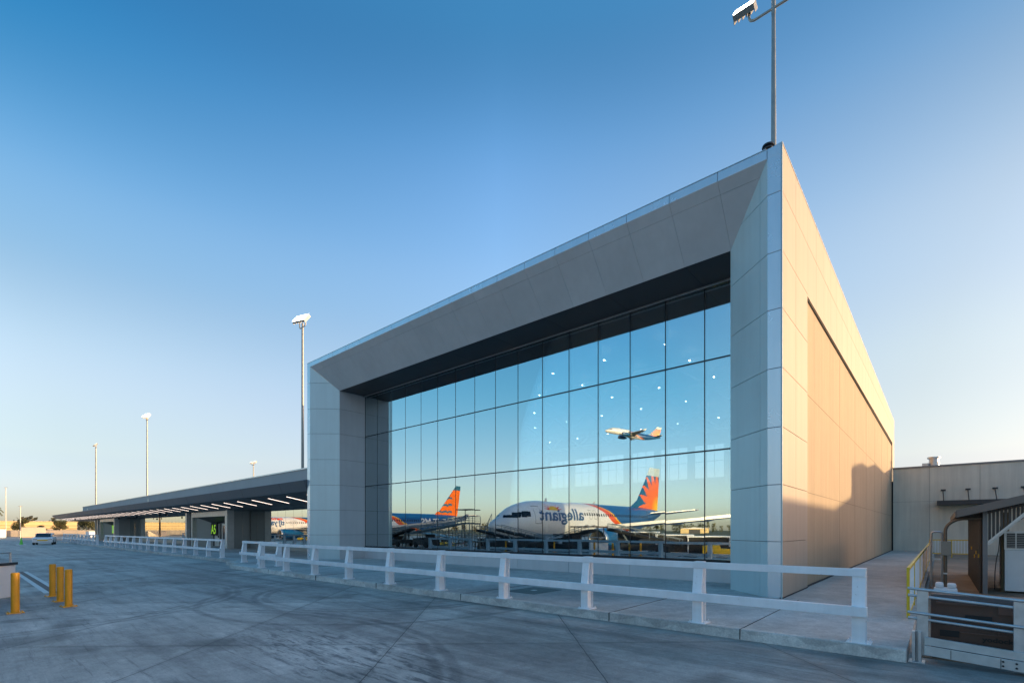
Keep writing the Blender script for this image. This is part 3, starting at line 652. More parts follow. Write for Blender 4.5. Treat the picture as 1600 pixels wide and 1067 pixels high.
for x in (3.44,3.56): 
    for z in (.16,.215): q.lathe([(.012,-4.345),(.012,-4.33)],(x,0,sloped(x,z)),'y',n=8)
q.build('plank_seam',M['joint'],gt)
yo=thing('plastic_barrier','brown plastic water-filled barrier lying behind the pipe gate','barrier',(0,0,0))
q=MB(); q.prism([(2.74,-3.95,.03),(2.74,-3.38,.03),(2.74,-3.42,.80),(2.74,-3.5,.90),(2.74,-3.82,.90),(2.74,-3.93,.84)],(2.0,0,0)); q.build('body',M['brown'],yo,bevel=.03)
for x,z,w_,h in ((3.10,.60,.26,.085),(3.56,.60,.26,.085),(2.84,.35,.20,.085),(3.02,.18,.2,.07),(4.0,.60,.26,.085)): q=MB(); q.box(x,-3.957,z-.068*(x-2.7),x+w_,-3.90,z+h-.068*(x-2.7)); q.build('fork_pocket',M['black'],yo)
RB=surf('brown_plastic_rib',(.12,.066,.05),.5)
for x,z,w_,h in ((2.80,.79,.5,.03),(3.42,.72,.2,.10),(3.05,.42,.45,.012),(3.42,.45,.012,.1)): q=MB(); q.box(x,-3.962,z-.03*(x-2.7),x+w_,-3.92,z+h-.03*(x-2.7)); q.build('moulded_rib',RB,yo)
txt('barrier_lettering','yodock',.085,M['black'],yo,lambda u,v:Vector((3.27+u*1.15,-3.964,.325+v)),bold=.003)
q=MB()
def rail(q1,q2,base,zt2,P,n,mats):
    pass
yr=thing('handrail','long yellow-topped picket handrail running along the walkway beside the tan wall','railing',(2.40,0,0))
q=MB(); q.box(-.02,-1.6,1.08,.025,20.2,1.13); q.box(-.02,-1.62,.22,.025,-1.55,1.13); q.box(-.018,-1.55,.24,.02,20.2,.28); q.build('rail_frame',M['yellow2'],yr,bevel=.004)
q=MB(); y=-1.42
while y<20.1: q.box(-.008,y,.28,.012,y+.02,1.08); y+=.125
q.build('picket',M['white'],yr)
for y in (0.8,4.6,8.4,12.2,16,20): q=MB(); q.box(-.025,y-.025,.17,.025,y+.025,1.08); q.build('post',M['yellow2'],yr)
yr=thing('handrail','short yellow and white picket handrail across the far end of the yard','railing',(2.3,29,0))
q=MB(); q.box(0,-.02,1.12,2.2,.025,1.18); q.box(0,-.02,.26,2.2,.025,.31)
for x in (0,1.05,2.15): q.box(x,-.02,.02,x+.05,.02,1.12)
q.build('rail_frame',M['yellow2'],yr)
q=MB(); x=.12
while x<2.1: q.box(x,-.01,.31,x+.035,.01,1.12); x+=.14
q.build('picket',M['white'],yr)
for x0_ in (2.4,): 
    lg=thing('stair_rail','yellow pipe stair rail at the far end of the walkway handrail','railing',(2.4,22,0))
    q=MB()
    for dx in (0,.55): q.tube([(dx,0,.17),(dx,0,1.25),(dx,1.2,1.2),(dx,3.4,.95),(dx,3.6,.17)],.03,8)
    q.build('rail',M['yellow2'],lg,smooth=40)
hp=thing('hoop_rail','galvanised hoop guard standing beside the conduit mast','guard rail',(2.62,7.3,.02))
q=MB(); q.tube([(0,0,0),(0,0,1.66),(.02,0,1.71),(.07,0,1.73),(.19,0,1.73),(.24,0,1.71),(.26,0,1.66),(.26,0,0)],.03,8); q.build('hoop',M['galv'],hp,smooth=40)
q=MB(); q.box(.02,-.012,.85,.24,.012,.9); q.build('crossbar',M['galv'],hp)
ms=thing('conduit_mast','brown electrical conduit mast bending over to the shed wall','conduit',(2.95,6.1,.02))
pts=[(0,0,0),(0,0,1.75)]+[(.42*(1-math.cos(t)),0,1.75+.36*math.sin(t)) for t in [k*math.pi/2/8 for k in range(1,9)]]+[(.80,0,2.11)]
q=MB(); q.tube(pts,.042,10); q.build('pipe',surf('painted_conduit',(.13,.11,.085),.45,.3),ms,smooth=40)
q=MB(); q.box(-.10,-.16,1.05,.13,-.043,1.46); q.build('meter_box',surf('meter_box_grey',(.22,.22,.20),.5,.3),ms,bevel=.01)
q=MB(); q.box(.80,-.08,2.05,.82,.08,2.17); q.box(-.05,-.05,.5,.05,.05,.54); q.build('clamp',M['galv'],ms)
jg=thing('white_tank','white plastic equipment tank with a dark slot behind the barrier','tank',(2.72,2.1,.02))
q=MB(); q.box(0,0,0,.42,.4,.44); q.box(.03,.03,.44,.18,.35,.56); q.box(.24,.03,.44,.40,.35,.55); q.build('body',M['whiteplastic'],jg,bevel=.04)
q=MB(); q.box(.1,-.004,.28,.30,.01,.36); q.build('slot',M['black'],jg)
sh=thing('equipment_shed','open-fronted corrugated steel equipment shed with a low pitched roof','shed',(3.75,6.0,.02))
def roofz(x): return 2.20+.28*(x+.55) if x<3.45 else 2.20+.28*4-.28*(x-3.45)
q=MB(); k=0; y=-.55
pr=[]
while y<8.6:
    pr+= [(y,0),(y+.10,0),(y+.13,.035),(y+.17,.035)]; y+=.20
pr.append((y,0))
for xa,xb in ((-.55,3.45),(3.45,7.4)):
    vs=[];fs=[]
    for (yy,h) in pr: 
        for x in (xa,xb):
            vs.append((x,yy,roofz(x)+.10+h)); 
    m_=len(pr)
    q.add(vs,[(2*i,2*i+1,2*i+3,2*i+2) for i in range(m_-1)])
    vs2=[(a,b_,c-.03) for a,b_,c in vs]; q.add(vs2,[(2*i,2*i+2,2*i+3,2*i+1) for i in range(m_-1)])
q.build('roof',M['corr'],sh,fix=False)
q=MB()
for yy in (-.57,8.6):
    q.prism([(-.58,yy,roofz(-.58)-.06),(3.45,yy,roofz(3.45)-.06),(3.45,yy,roofz(3.45)+.15),(-.58,yy,roofz(-.58)+.15)],(0,.03,0)); q.prism([(3.45,yy,roofz(3.45)-.06),(7.4,yy,roofz(7.4)-.06),(7.4,yy,roofz(7.4)+.15),(3.45,yy,roofz(3.45)+.15)],(0,.03,0))
q.box(-.60,-.57,roofz(-.55)-.05,-.57,8.6,roofz(-.55)+.11)
q.build('roof_fascia',surf('shed_fascia',(.16,.15,.14),.5,.3),sh)
q=MB()
for x in (.3,1.1,1.9,2.7,3.4): q.box(x,-.5,roofz(x)-.03,x+.06,8.4,roofz(x)+.065)
q.build('purlin',M['dark'],sh)
q=MB(); vs=[];y=0.02;pr=[]
while y<7.6: pr+=[(y,0),(y+.09,0),(y+.12,.04),(y+.2,.04),(y+.23,0)]; y+=.27
vs=[]
for yy,h in pr: vs+=[(-.04-h,yy,.0),(-.04-h,yy,2.25)]
q.add(vs,[(2*i,2*i+1,2*i+3,2*i+2) for i in range(len(pr)-1)]); vs=[(a+.03,b_,c) for a,b_,c in vs]; q.add(vs,[(2*i,2*i+2,2*i+3,2*i+1) for i in range(len(pr)-1)])
q.build('corrugated_wall',M['corr'],sh,fix=False)
for x,yy in ((-.02,-.06),(-.02,7.7),(3.3,7.7),(7.1,0),(7.1,7.7)):
    q=MB(); q.box(x,yy,0,x+.10,yy+.10,roofz(x)+.06); q.build('post',surf('shed_post',(.16,.175,.19),.45,.3),sh)
q=MB(); q.bar((.05,-.03,1.40),(1.22,-.03,roofz(1.22)+.02),.05,.05); q.bar((.09,.05,1.36),(1.26,.05,roofz(1.26)),.05,.03); q.build('brace',M['galv'],sh)
q=MB(); 
n_=14
for i in range(n_):
    xa=.10+1.12*i/n_; xb=.10+1.12*(i+.7)/n_
    q.prism([(xa,.09,1.42+.93*(xa-.05)),(xb,.09,1.42+.93*(xb-.05)),(xb,.09,roofz(xb)+.04),(xa,.09,roofz(xa)+.04)],(0,.02+.02*(i%2),0))
q.build('gable_sheet',M['corr'],sh)
for x in (.42,.52):
    q=MB(); q.box(x,1.0+(x-.42),0,x+.07,1.09+(x-.42),2.3); q.build('timber_stud',M['wood'],sh)
q=MB(); q.tube([(.40,.98,1.9),(.38,.95,1.5),(.36,.93,1.2),(.30,.7,.95),(.26,.5,.6),(.25,.45,.1)],.012,6); q.build('cable',M['black'],sh)
for y_,z_ in ((.25,1.0),(1.6,1.05),(2.6,.9),(4.6,1.1)):
    q=MB(); q.box(-.10,y_,z_,-.075,y_+.06,z_+.10); q.build('yellow_clamp',M['tug_yellow'],sh)
cb=thing('white_cabinet','white equipment cabinet with a louvred head inside the open shed','cabinet',(4.22,6.75,.02))
q=MB(); q.box(0,0,.05,2.4,1.6,1.22); q.build('body',M['whiteplastic'],cb,bevel=.015)
q=MB(); q.box(.0,.1,1.225,2.4,1.5,1.75); q.build('louvre_box',M['galv'],cb)
q=MB()
for i in range(12): q.box(.05+.2*i,.085,1.27,.22+.2*i,.099,1.70)
q.build('louvre_opening',M['dark'],cb)
q=MB()
for i in range(9): q.box(.02,.06,1.285+.05*i,2.38,.082,1.292+.05*i)
q.build('louvre_blade',M['galv'],cb)
q=MB(); q.lathe([(.16,-.004),(.16,.01)],(.62,0,.72),'y',n=24); q.build('round_logo',M['black'],cb)  # dark disc for the round logo on the white front

# ------------------------------------------------------------------ floodlight masts
def lamp_head(par,loc,w_,h_,lit,tilt=50,rz=0):
    # lamp facing -Y, tilted down
    Mx=Matrix.Translation(loc)@Matrix.Rotation(rz,4,'Z')@Matrix.Rotation(R(tilt),4,'X')
    q=MB(); q.box(-w_/2,.02,-h_/2,w_/2,.16,h_/2,M=Mx)
    for i in range(6): q.box(-w_/2+w_*i/5.0-.006,.16,-h_/2,-w_/2+w_*i/5.0+.006,.22,h_/2,M=Mx)
    hd=q.build('lamp_head',M['galv_pole'],par)
    q=MB(); q.box(-w_/2+.02,0.0,-h_/2+.02,w_/2-.02,.019,h_/2-.02,M=Mx); q.build('lens',lit,hd)
def mast(label,x,y,zb,zt_,r,two,lit,w_=1.2,h_=.65,g_='floodlight masts on the terminal roofs',tilt=-38,rz=0):
    m=thing('floodlight_mast',label,'floodlight',(x,y,zb),0,g_); hgt=zt_-zb
    q=MB(); q.tube([(0,0,0),(0,0,hgt)],[r,r*.72],12); q.lathe([(r*1.8,0),(r*1.8,.05),(r*1.1,.12)],n=12); q.build('pole',M['galv_pole'],m,smooth=40)
    q=MB()
    if two:
        q.tube([(-.56,-.02,hgt+.30),(-.56,-.02,hgt+.05),(-.52,-.02,hgt-.03),(-.44,-.02,hgt-.07),(.44,-.02,hgt-.07),(.52,-.02,hgt-.03),(.56,-.02,hgt+.05),(.56,-.02,hgt+.30)],.03,8); q.tube([(0,0,hgt-.2),(0,0,hgt+.2)],r*.8,10)
        q.build('bracket',M['galv_pole'],m,smooth=40)
        lamp_head(m,Vector((-.66,-.12,hgt+.36)),w_,h_,lit,tilt,rz); lamp_head(m,Vector((.66,-.12,hgt+.36)),w_,h_,lit,tilt,rz)
    else:
        q.tube([(-.42,0,hgt+.45),(-.42,0,hgt+.12),(-.36,0,hgt+.03),(.36,0,hgt+.03),(.42,0,hgt+.12),(.42,0,hgt+.45)],.035,8); q.tube([(0,0,hgt-.1),(0,0,hgt+.3)],r*.6,8); q.build('bracket',M['galv_pole'],m,smooth=40)
        lamp_head(m,Vector((0,-.16,hgt+.62)),w_,h_,lit,tilt,rz)
    return m
mast('twin-armed floodlight mast standing on the roof corner of the tall hall',-.27,.36,H,14.78,.062,True,M['flood'],.50,.34)
mast('brightly lit floodlight on a thin mast rising where canopy roof meets tall hall',-29.5,2.5,4.6,15.4,.10,False,M['flood'],1.05,.7,tilt=-40,rz=R(18))
mast('second floodlight mast from the hall, rising behind the canopy roof',-72.7,3.2,4.6,15.6,.10,False,M['flood'],.95,.6,tilt=-40,rz=R(18))
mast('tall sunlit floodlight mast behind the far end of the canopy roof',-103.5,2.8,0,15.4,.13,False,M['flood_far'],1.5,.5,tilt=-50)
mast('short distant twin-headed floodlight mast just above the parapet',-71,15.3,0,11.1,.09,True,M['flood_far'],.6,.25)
cm=thing('dome_camera','black dome camera on the mast foot at the corner of the tall hall','camera',(-.36,.22,H))
q=MB(); q.tube([(.05,.1,.25),(0,0,.25)],.03,8); q.lathe([(.02,.30),(.13,.24),(.14,.20)],n=18); q.build('shroud',M['dark'],cm,smooth=40)
q=MB(); q.lathe([(.115,.198),(.11,.14),(.08,.09),(.02,.06)],n=18); q.build('dome',M['window'],cm,smooth='all')
q=MB(); q.box(.03,.08,0,.07,.12,.27); q.build('bracket',M['galv'],cm)
# ------------------------------------------------------------------ airliners
_T=[(0,3.02),(.15,3.28),(.5,3.58),(1.0,3.86),(1.6,4.12),(2.3,4.62),(3.1,5.12),(4.0,5.47),(5.4,5.77),(7,5.89)]; _B=[(0,2.92),(.15,2.62),(.5,2.33),(1.0,2.10),(1.6,1.97),(2.3,1.87),(3.1,1.80),(4.0,1.77),(5.4,1.75),(7,1.75)]; _W=[.02,.34,.72,1.06,1.36,1.60,1.77,1.89,1.96,1.975]
FUS=[(t[0],(t[1]+b_[1])/2,w_,(t[1]-b_[1])/2) for t,b_,w_ in zip(_T,_B,_W)]+[(24.5,3.82,1.975,2.07),(27,3.95,1.85,1.94),(29.5,4.18,1.58,1.70),(32,4.48,1.18,1.34),(34.5,4.78,.74,.92),(36.3,4.98,.42,.56),(37.4,5.08,.18,.25)]
def fsec(l):
    for a,b in zip(FUS,FUS[1:]):
        if l<=b[0]:
            t=(l-a[0])/(b[0]-a[0]); return [a[i]+(b[i]-a[i])*t for i in (1,2,3)]
    return FUS[-1][1:]
def fpt(l,ang,off=.0):      # ang from horizontal (+Y side), upward positive
    zc,ry,rz=fsec(l); return Vector((l,(ry+off)*math.cos(ang),zc+(rz+off)*math.sin(ang)))
def side_at(l,z,s=1,off=.02):
    zc,ry,rz=fsec(l); t=max(-.98,min(.98,(z-zc)/rz)); v=fpt(l,math.asin(t),off); v.y*=s; return v
def livery(name,a0,k,front,rear,bands=True):
    m,nt,b=new_mat(name); L=nt.links.new; tc=N(nt,'ShaderNodeTexCoord'); s=N(nt,'ShaderNodeSeparateXYZ'); L(tc.outputs['Object'],s.inputs[0])
    def mt(op,a,b_=None):
        n=N(nt,'ShaderNodeMath'); n.operation=op
        for i,x in enumerate((a,b_)):
            if x is None: continue
            if isinstance(x,(int,float)): n.inputs[i].default_value=x
            else: L(x,n.inputs[i])
        return n.outputs[0]
    d=mt('SUBTRACT',5.9,s.outputs['Z'])
    f=mt('SUBTRACT',s.outputs['X'],mt('ADD',mt('MULTIPLY',d,k),a0)); f=mt('ADD',f,mt('MULTIPLY',mt('SINE',mt('MULTIPLY',d,2.0)),-.7))
    mr=N(nt,'ShaderNodeMapRange'); mr.inputs['From Min'].default_value=-5; mr.inputs['From Max'].default_value=5; L(f,mr.inputs['Value'])
    cr=N(nt,'ShaderNodeValToRGB'); cr.color_ramp.interpolation='CONSTANT'; e=cr.color_ramp.elements
    e[0].color=(*front,1); e[1].position=.5; e[1].color=(.80,.10,.012,1)
    for p_,c in ((.64,(.85,.45,.02)),(.68,rear)):
        x=e.new(p_); x.color=(*c,1)
    L(mr.outputs[0],cr.inputs[0]); L(cr.outputs[0],b.inputs['Base Color']); b.inputs['Roughness'].default_value=.28; b.inputs['Coat Weight'].default_value=.3
    return m
def finmat(name,kind):
    m,nt,b=new_mat(name); L=nt.links.new; tc=N(nt,'ShaderNodeTexCoord'); s=N(nt,'ShaderNodeSeparateXYZ'); L(tc.outputs['Object'],s.inputs[0])
    def mt(op,a,b_=None,c_=None):
        n=N(nt,'ShaderNodeMath'); n.operation=op
        for i,x in enumerate((a,b_,c_)):
            if x is None: continue
            if isinstance(x,(int,float)): n.inputs[i].default_value=x
            else: L(x,n.inputs[i])
        return n.outputs[0]
    def ramp(f,els):
        r=N(nt,'ShaderNodeValToRGB'); r.color_ramp.interpolation='CONSTANT' if kind=='cloud' else 'LINEAR'; e=r.color_ramp.elements
        e[0].position=els[0][0]; e[0].color=(*els[0][1],1); e[1].position=els[-1][0]; e[1].color=(*els[-1][1],1)
        for p_,c in els[1:-1]: x=e.new(p_); x.color=(*c,1)
        L(f,r.inputs[0]); return r.outputs[0]
    blue=(.012,.13,.27)
    if kind=='sun':
        dx=mt('SUBTRACT',36.3,s.outputs['X']); dz=mt('SUBTRACT',s.outputs['Z'],5.9)
        r=mt('SQRT',mt('ADD',mt('MULTIPLY',dx,dx),mt('MULTIPLY',dz,dz))); an=mt('ARCTAN2',dz,dx)
        tri=mt('ABSOLUTE',mt('SUBTRACT',mt('FRACT',mt('MULTIPLY',an,3.3)),.5))
        edge=mt('ADD',3.7,mt('MULTIPLY',tri,4.6))
        g=mt('LESS_THAN',r,edge)
        c=ramp(mt('DIVIDE',r,4.5),[(0,(.95,.62,.02)),(.22,(.92,.42,.015)),(.45,(.9,.17,.02)),(1,(.85,.16,.06))])
        mx=N(nt,'ShaderNodeMix'); mx.data_type='RGBA'; L(g,mx.inputs[0]); mx.inputs[6].default_value=(*blue,1); L(c,mx.inputs[7])
        m2=N(nt,'ShaderNodeMix'); m2.data_type='RGBA'; L(mt('GREATER_THAN',s.outputs['Z'],10.7),m2.inputs[0]); L(mx.outputs[2],m2.inputs[6]); m2.inputs[7].default_value=(.5,.62,.62,1); out=m2.outputs[2]
    else:
        nz=N(nt,'ShaderNodeTexNoise',Scale=.9,Detail=2); mp=N(nt,'ShaderNodeMapping'); mp.inputs['Scale'].default_value=(1,1,.15); L(tc.outputs['Object'],mp.inputs[0]); L(mp.outputs[0],nz.inputs['Vector'])
        zz=mt('ADD',s.outputs['Z'],mt('MULTIPLY',nz.outputs['Fac'],1.6))
        band=mt('FRACT',mt('MULTIPLY',zz,.72))
        near=mt('GREATER_THAN',mt('SUBTRACT',36.4,s.outputs['X']),mt('ADD',1.5,mt('MULTIPLY',nz.outputs['Fac'],1.5)))
        top=mt('GREATER_THAN',s.outputs['Z'],11.0)
        f=mt('MAXIMUM',mt('MULTIPLY',mt('LESS_THAN',band,.3),near),top)
        mx=N(nt,'ShaderNodeMix'); mx.data_type='RGBA'; L(f,mx.inputs[0]); mx.inputs[6].default_value=(.92,.17,.01,1); mx.inputs[7].default_value=(.03,.15,.25,1); out=mx.outputs[2]
    L(out,b.inputs['Base Color']); b.inputs['Roughness'].default_value=.3
    return m
FM=livery('white_navy_livery',15.2,2.5,(.78,.78,.77),(.012,.10,.28))
FINS={'sun':finmat('sunburst_fin_paint','sun'),'cloud':finmat('orange_cloud_fin_paint','cloud')}
BLK=surf('lettering_blue',(.02,.10,.25),.4); WHT=surf('lettering_white',(.78,.78,.76),.4)
def strip_patch(l0,l1,z0,z1,s,off=.015,nl=3,nz_=3,slant=0):
    vs=[];fs=[]
    for i in range(nl+1):
        for j in range(nz_+1):
            z=z0+(z1-z0)*j/nz_; l=l0+(l1-l0)*i/nl+slant*(j/nz_); vs.append(side_at(l,z,s,off))
    for i in range(nl):
        for j in range(nz_): a=i*(nz_+1)+j; fs.append((a,a+1,a+nz_+2,a+nz_+1))
    return vs,fs
def airliner(label,loc,rz,fin,texts,pitch=0,gear=True,logo=True):
    A=thing('airliner',label,'airplane',loc,rz,'airliners mirrored in the glass'); A.rotation_euler.y=pitch
    q=MB(); n=36; vs=[];fs=[]
    ls=[f[0] for f in FUS]; full=[]
    for a,b in zip(ls,ls[1:]):
        k=max(1,int((b-a)/1.2)); full+=[a+(b-a)*i/k for i in range(k)]
    full.append(ls[-1])
    for l in full:
        for k in range(n): vs.append(fpt(l,2*math.pi*k/n))
    for i in range(len(full)-1):
        for k in range(n): fs.append((i*n+k,i*n+(k+1)%n,(i+1)*n+(k+1)%n,(i+1)*n+k))
    fs.append(tuple(range(n))); fs.append(tuple((len(full)-1)*n+k for k in range(n)))
    q.add(vs,fs); fu=q.build('fuselage',FM,A,smooth=50)
    q=MB(); q.prism([(28.0,-.14,5.7),(36.2,-.10,5.35),(37.0,-.06,11.95),(34.0,-.06,11.95),(32.4,-.08,9.6),(30.2,-.1,6.9)] if fin=='sun' else [(29.8,-.14,5.6),(36.2,-.10,5.35),(37.2,-.06,11.95),(35.4,-.06,11.95),(31.2,-.1,6.9)],(0,.25,0)); q.build('tail_fin',FINS[fin],A,bevel=.05)
    for s in (1,-1):
        q=MB(); q.prism([(32.0,.6*s,4.95),(36.0,.5*s,4.95),(37.0,6.2*s,5.6),(35.7,6.2*s,5.6)],(0,0,.16)); q.build('stabiliser',M['planegrey'],A,bevel=.04)
        q=MB(); q.prism([(11.6,1.2*s,2.45),(20.2,1.2*s,2.55),(19.8,6.2*s,3.05),(22.6,17*s,4.15),(21.0,17*s,4.15)],(0,0,.34)); 
        for y in (6.6,9.8,13): q.lathe([(.02,16.9+y*.2),(.2,17.8+y*.2),(.24,19+y*.2),(.12,20.6+y*.22),(.02,21.2+y*.22)],(0,y*s,2.62+y*.095),'x',n=10)
        wg=q.build('wing',M['planegrey'],A,bevel=.06)
        q=MB(); q.prism([(20.8,17*s,4.15),(22.6,17*s,4.15),(23.2,17.25*s,5.3),(22.4,17.25*s,5.3)],(0,.08*s,0)); q.build('wingtip_fence',M['planegrey'],wg)
        q=MB(); q.lathe([(.98,10.6),(1.12,10.55),(1.21,10.8),(1.27,11.8),(1.22,13.3),(1.0,14.9),(.66,15.7),(.45,16.2)],(0,5.75*s,1.62),'x',n=28,cap=False)
        en=q.build('engine',M['blue'],A,smooth=50)
        q=MB(); q.lathe([(.98,10.66),(1.12,10.5),(1.195,10.65),(1.235,10.85)],(0,5.75*s,1.62),'x',n=28,cap=False); q.lathe([(.98,10.66),(.99,11.0),(.99,11.4)],(0,5.75*s,1.62),'x',n=28,cap=False); q.build('intake_lip',M['chrome'],en,smooth='all')
        q=MB(); q.lathe([(.97,11.09),(.97,11.1)],(0,5.75*s,1.62),'x',n=16)
        for k in range(18):
            t=2*math.pi*k/18; c_,s_=math.cos(t),math.sin(t)
            q.prism([(11.0,5.75*s+.25*c_,1.62+.25*s_),(11.01,5.75*s+0.97*math.cos(t+.05),1.62+0.97*math.sin(t+.05)),(11.01,5.75*s+0.97*math.cos(t+.2),1.62+0.97*math.sin(t+.2)),(11.0,5.75*s+.25*math.cos(t+.3),1.62+.25*math.sin(t+.3))],(.02,0,0))
        q.lathe([(.02,10.7),(.14,10.85),(.25,11.0)],(0,5.75*s,1.62),'x',n=16); q.build('fan',M['dark'],en)
        q=MB(); q.prism([(12.2,5.65*s,2.9),(17.2,5.65*s,2.75),(16.6,5.65*s,3.1),(13.0,5.65*s,3.15)],(0,.2*s,0)); q.build('pylon',M['planegrey'],en)
    q=MB()
    for s in (1,-1):
        l=13.9
        while l<31:
            if not(14.6<l<16.6) or True:
                vs,fs=strip_patch(l,l+.24,4.28,4.62,s,.012,1,1); q.add(vs,fs)
            l+=.52
    q.build('cabin_window',M['window'],A,fix=False)
    q=MB()
    for s in (1,-1):
        for l0,l1,z0,z1,sl in ((1.42,1.95,3.95,4.24,.38),(1.98,2.75,3.95,4.50,.42),(2.85,3.55,3.98,4.60,.32),(3.62,4.05,4.05,4.58,.1)):
            vs,fs=strip_patch(l0,l1,z0,z1,s,.02,2,2,sl); q.add(vs,fs)
    q.build('cockpit_window',M['window'],A,fix=False)
    for s in (1,-1):
        for l0,l1,z0,z1 in ((4.7,5.65,3.35,5.2),(14.9,15.5,3.9,4.95),(15.9,16.5,3.9,4.95),(30.6,31.4,3.5,5.2)):
            q=MB(); e=.045
            for a in ((l0,l0+e,z0,z1),(l1-e,l1,z0,z1),(l0,l1,z0,z0+e),(l0,l1,z1-e,z1)): vs,fs=strip_patch(*a,s,.014,3,4); q.add(vs,fs)
            q.build('door_outline',M['dark'],A,fix=False)
    if logo:
        for s in (1,-1):
            q=MB(); vs=[];fs=[]; c0=Vector((8.1,4.85)); 
            for k in range(19):
                t=math.pi*k/18; r=(.95 if k%2 else .5)
                vs.append(side_at(c0.x+r*1.75*math.cos(t),min(5.78,c0.y+r*.95*math.sin(t)),s,.02))
            vs.append(side_at(c0.x,c0.y,s,.02)); fs=[(k,k+1,19) for k in range(18)]
            q.add(vs,fs); 
            vs2=[side_at(c0.x+.5*1.5*math.cos(math.pi*k/10),c0.y+.42*math.sin(math.pi*k/10),s,.035) for k in range(11)]+[side_at(c0.x,c0.y,s,.035)]
            q.add(vs2,[(k,k+1,11) for k in range(10)],1); q.build('sunburst_emblem',[M['red'],M['tug_yellow']],A,fix=False)
    for (s_,size,l0,z,mat,bold,wd) in texts:
        for sd_ in (1,-1):
            txt('fuselage_lettering',s_,size,mat,A,lambda u,v:side_at(l0-u*wd if sd_>0 else l0-8+u*wd,z+v,sd_,.02),bold=bold)
    if gear:
        for x,y,r in ((5.05,0,.38),(17.7,3.8,.58),(17.7,-3.8,.58)):
            q=MB(); q.tube([(x,y,r),(x,y,2.4)],.13,8); q.bar((x,y,1.2),(x+.9,y,2.3),.1)
            lg=q.build('landing_gear',M['galv_pole'],A)
            q=MB()
            for d in (-.3,.3): q.lathe([(r*.5,y+d-.16),(r*.96,y+d-.15),(r,y+d-.08),(r,y+d+.08),(r*.96,y+d+.15),(r*.5,y+d+.16)],(x,0,r),'y',n=20)
            q.build('wheel',M['black'],lg)
    q=MB(); q.prism([(8.6,-.02,5.85),(9.0,-.02,5.85),(9.0,-.02,6.3),(8.85,-.02,6.3)],(0,.04,0)); q.prism([(18.6,-.02,5.85),(19.0,-.02,5.85),(19.05,-.02,6.2),(18.9,-.02,6.2)],(0,.04,0)); q.build('antenna',M['planegrey'],A)
    return A
airliner('white and navy airliner parked nose-in before the glass hall, sunburst tail, lettering over the nose',(-30.7,-16.5,-.92),R(-88.8),'sun',[('allegiant',1.8,13.7,3.75,BLK,.045,1.42)])
airliner('navy airliner with an orange cloud-striped tail and white lettering on its rear fuselage',(-75,-16.5,-.92),R(-90),'cloud',[('TOAF  T MS',1.9,36.0,3.6,WHT,.04,1.1)])
airliner('white airliner with small red and larger blue lettering, parked farthest along the concourse',(-121,-18.8,-.92),R(-90),'sun',[('tIJ·yaBE',1.75,13.4,3.85,BLK,.05,.95),('mertxE',.95,13.2,5.1,M['red'],.04,1.05)],logo=False)
airliner('airliner climbing away in the sky with its landing gear retracted',(-172,265,66),0,'sun',[],pitch=0,gear=False,logo=False)
fl=[o for o in scn.objects if o.name.startswith('airliner') and o['label'].startswith('airliner climbing')][0]
d=Vector((.7526,-.6585,0)); fl.location=Vector((-152.8,289.2,65)); 
fl.location.y=5.4-289.2+18
fl.location=Vector((-166,-268,64.5)); ax=Vector((.7526,-.6585,-.17)).normalized()   # tail direction
yv=Vector((0,0,1)).cross(ax).normalized(); zv=ax.cross(yv)
fl.rotation_euler=Matrix((ax,yv,zv)).transposed().to_euler()

# ------------------------------------------------------------------ ground equipment (mirrored in the glass)
def cart(label,x,y,rz):
    c=thing('baggage_cart',label,'cart',(x,y,drop(y)),rz,'covered baggage carts')
    q=MB(); q.box(-1.5,-.75,.42,1.5,.75,.52); q.box(-1.5,-.75,.52,-1.46,.75,1.75); 
    for s in (-.75,.71): 
        for xx in (-1.5,1.44): q.box(xx,s,.52,xx+.06,s+.04,1.8)
    q.build('frame',M['white'],c)
    q=MB(); q.box(-1.55,-.8,1.8,1.55,.8,1.9); q.build('roof',M['white'],c,bevel=.03)
    q=MB(); q.box(-1.4,-.70,.56,1.4,-.66,1.78); q.box(-1.4,.66,.56,1.4,.70,1.78); q.box(1.41,-.66,.56,1.43,.66,1.78); q.build('curtain',M['black'],c)
    for xx in (-1.0,1.0):
        for s in (-.62,.62):
            q=MB(); q.lathe([(.10,s-.07),(.21,s-.06),(.21,s+.06),(.10,s+.07)],(xx,0,.21),'y',n=14); q.build('wheel',M['black'],c)
    q=MB(); q.tube([(1.5,0,.45),(2.1,0,.3)],.03,6); q.build('tow_bar',M['dark'],c)
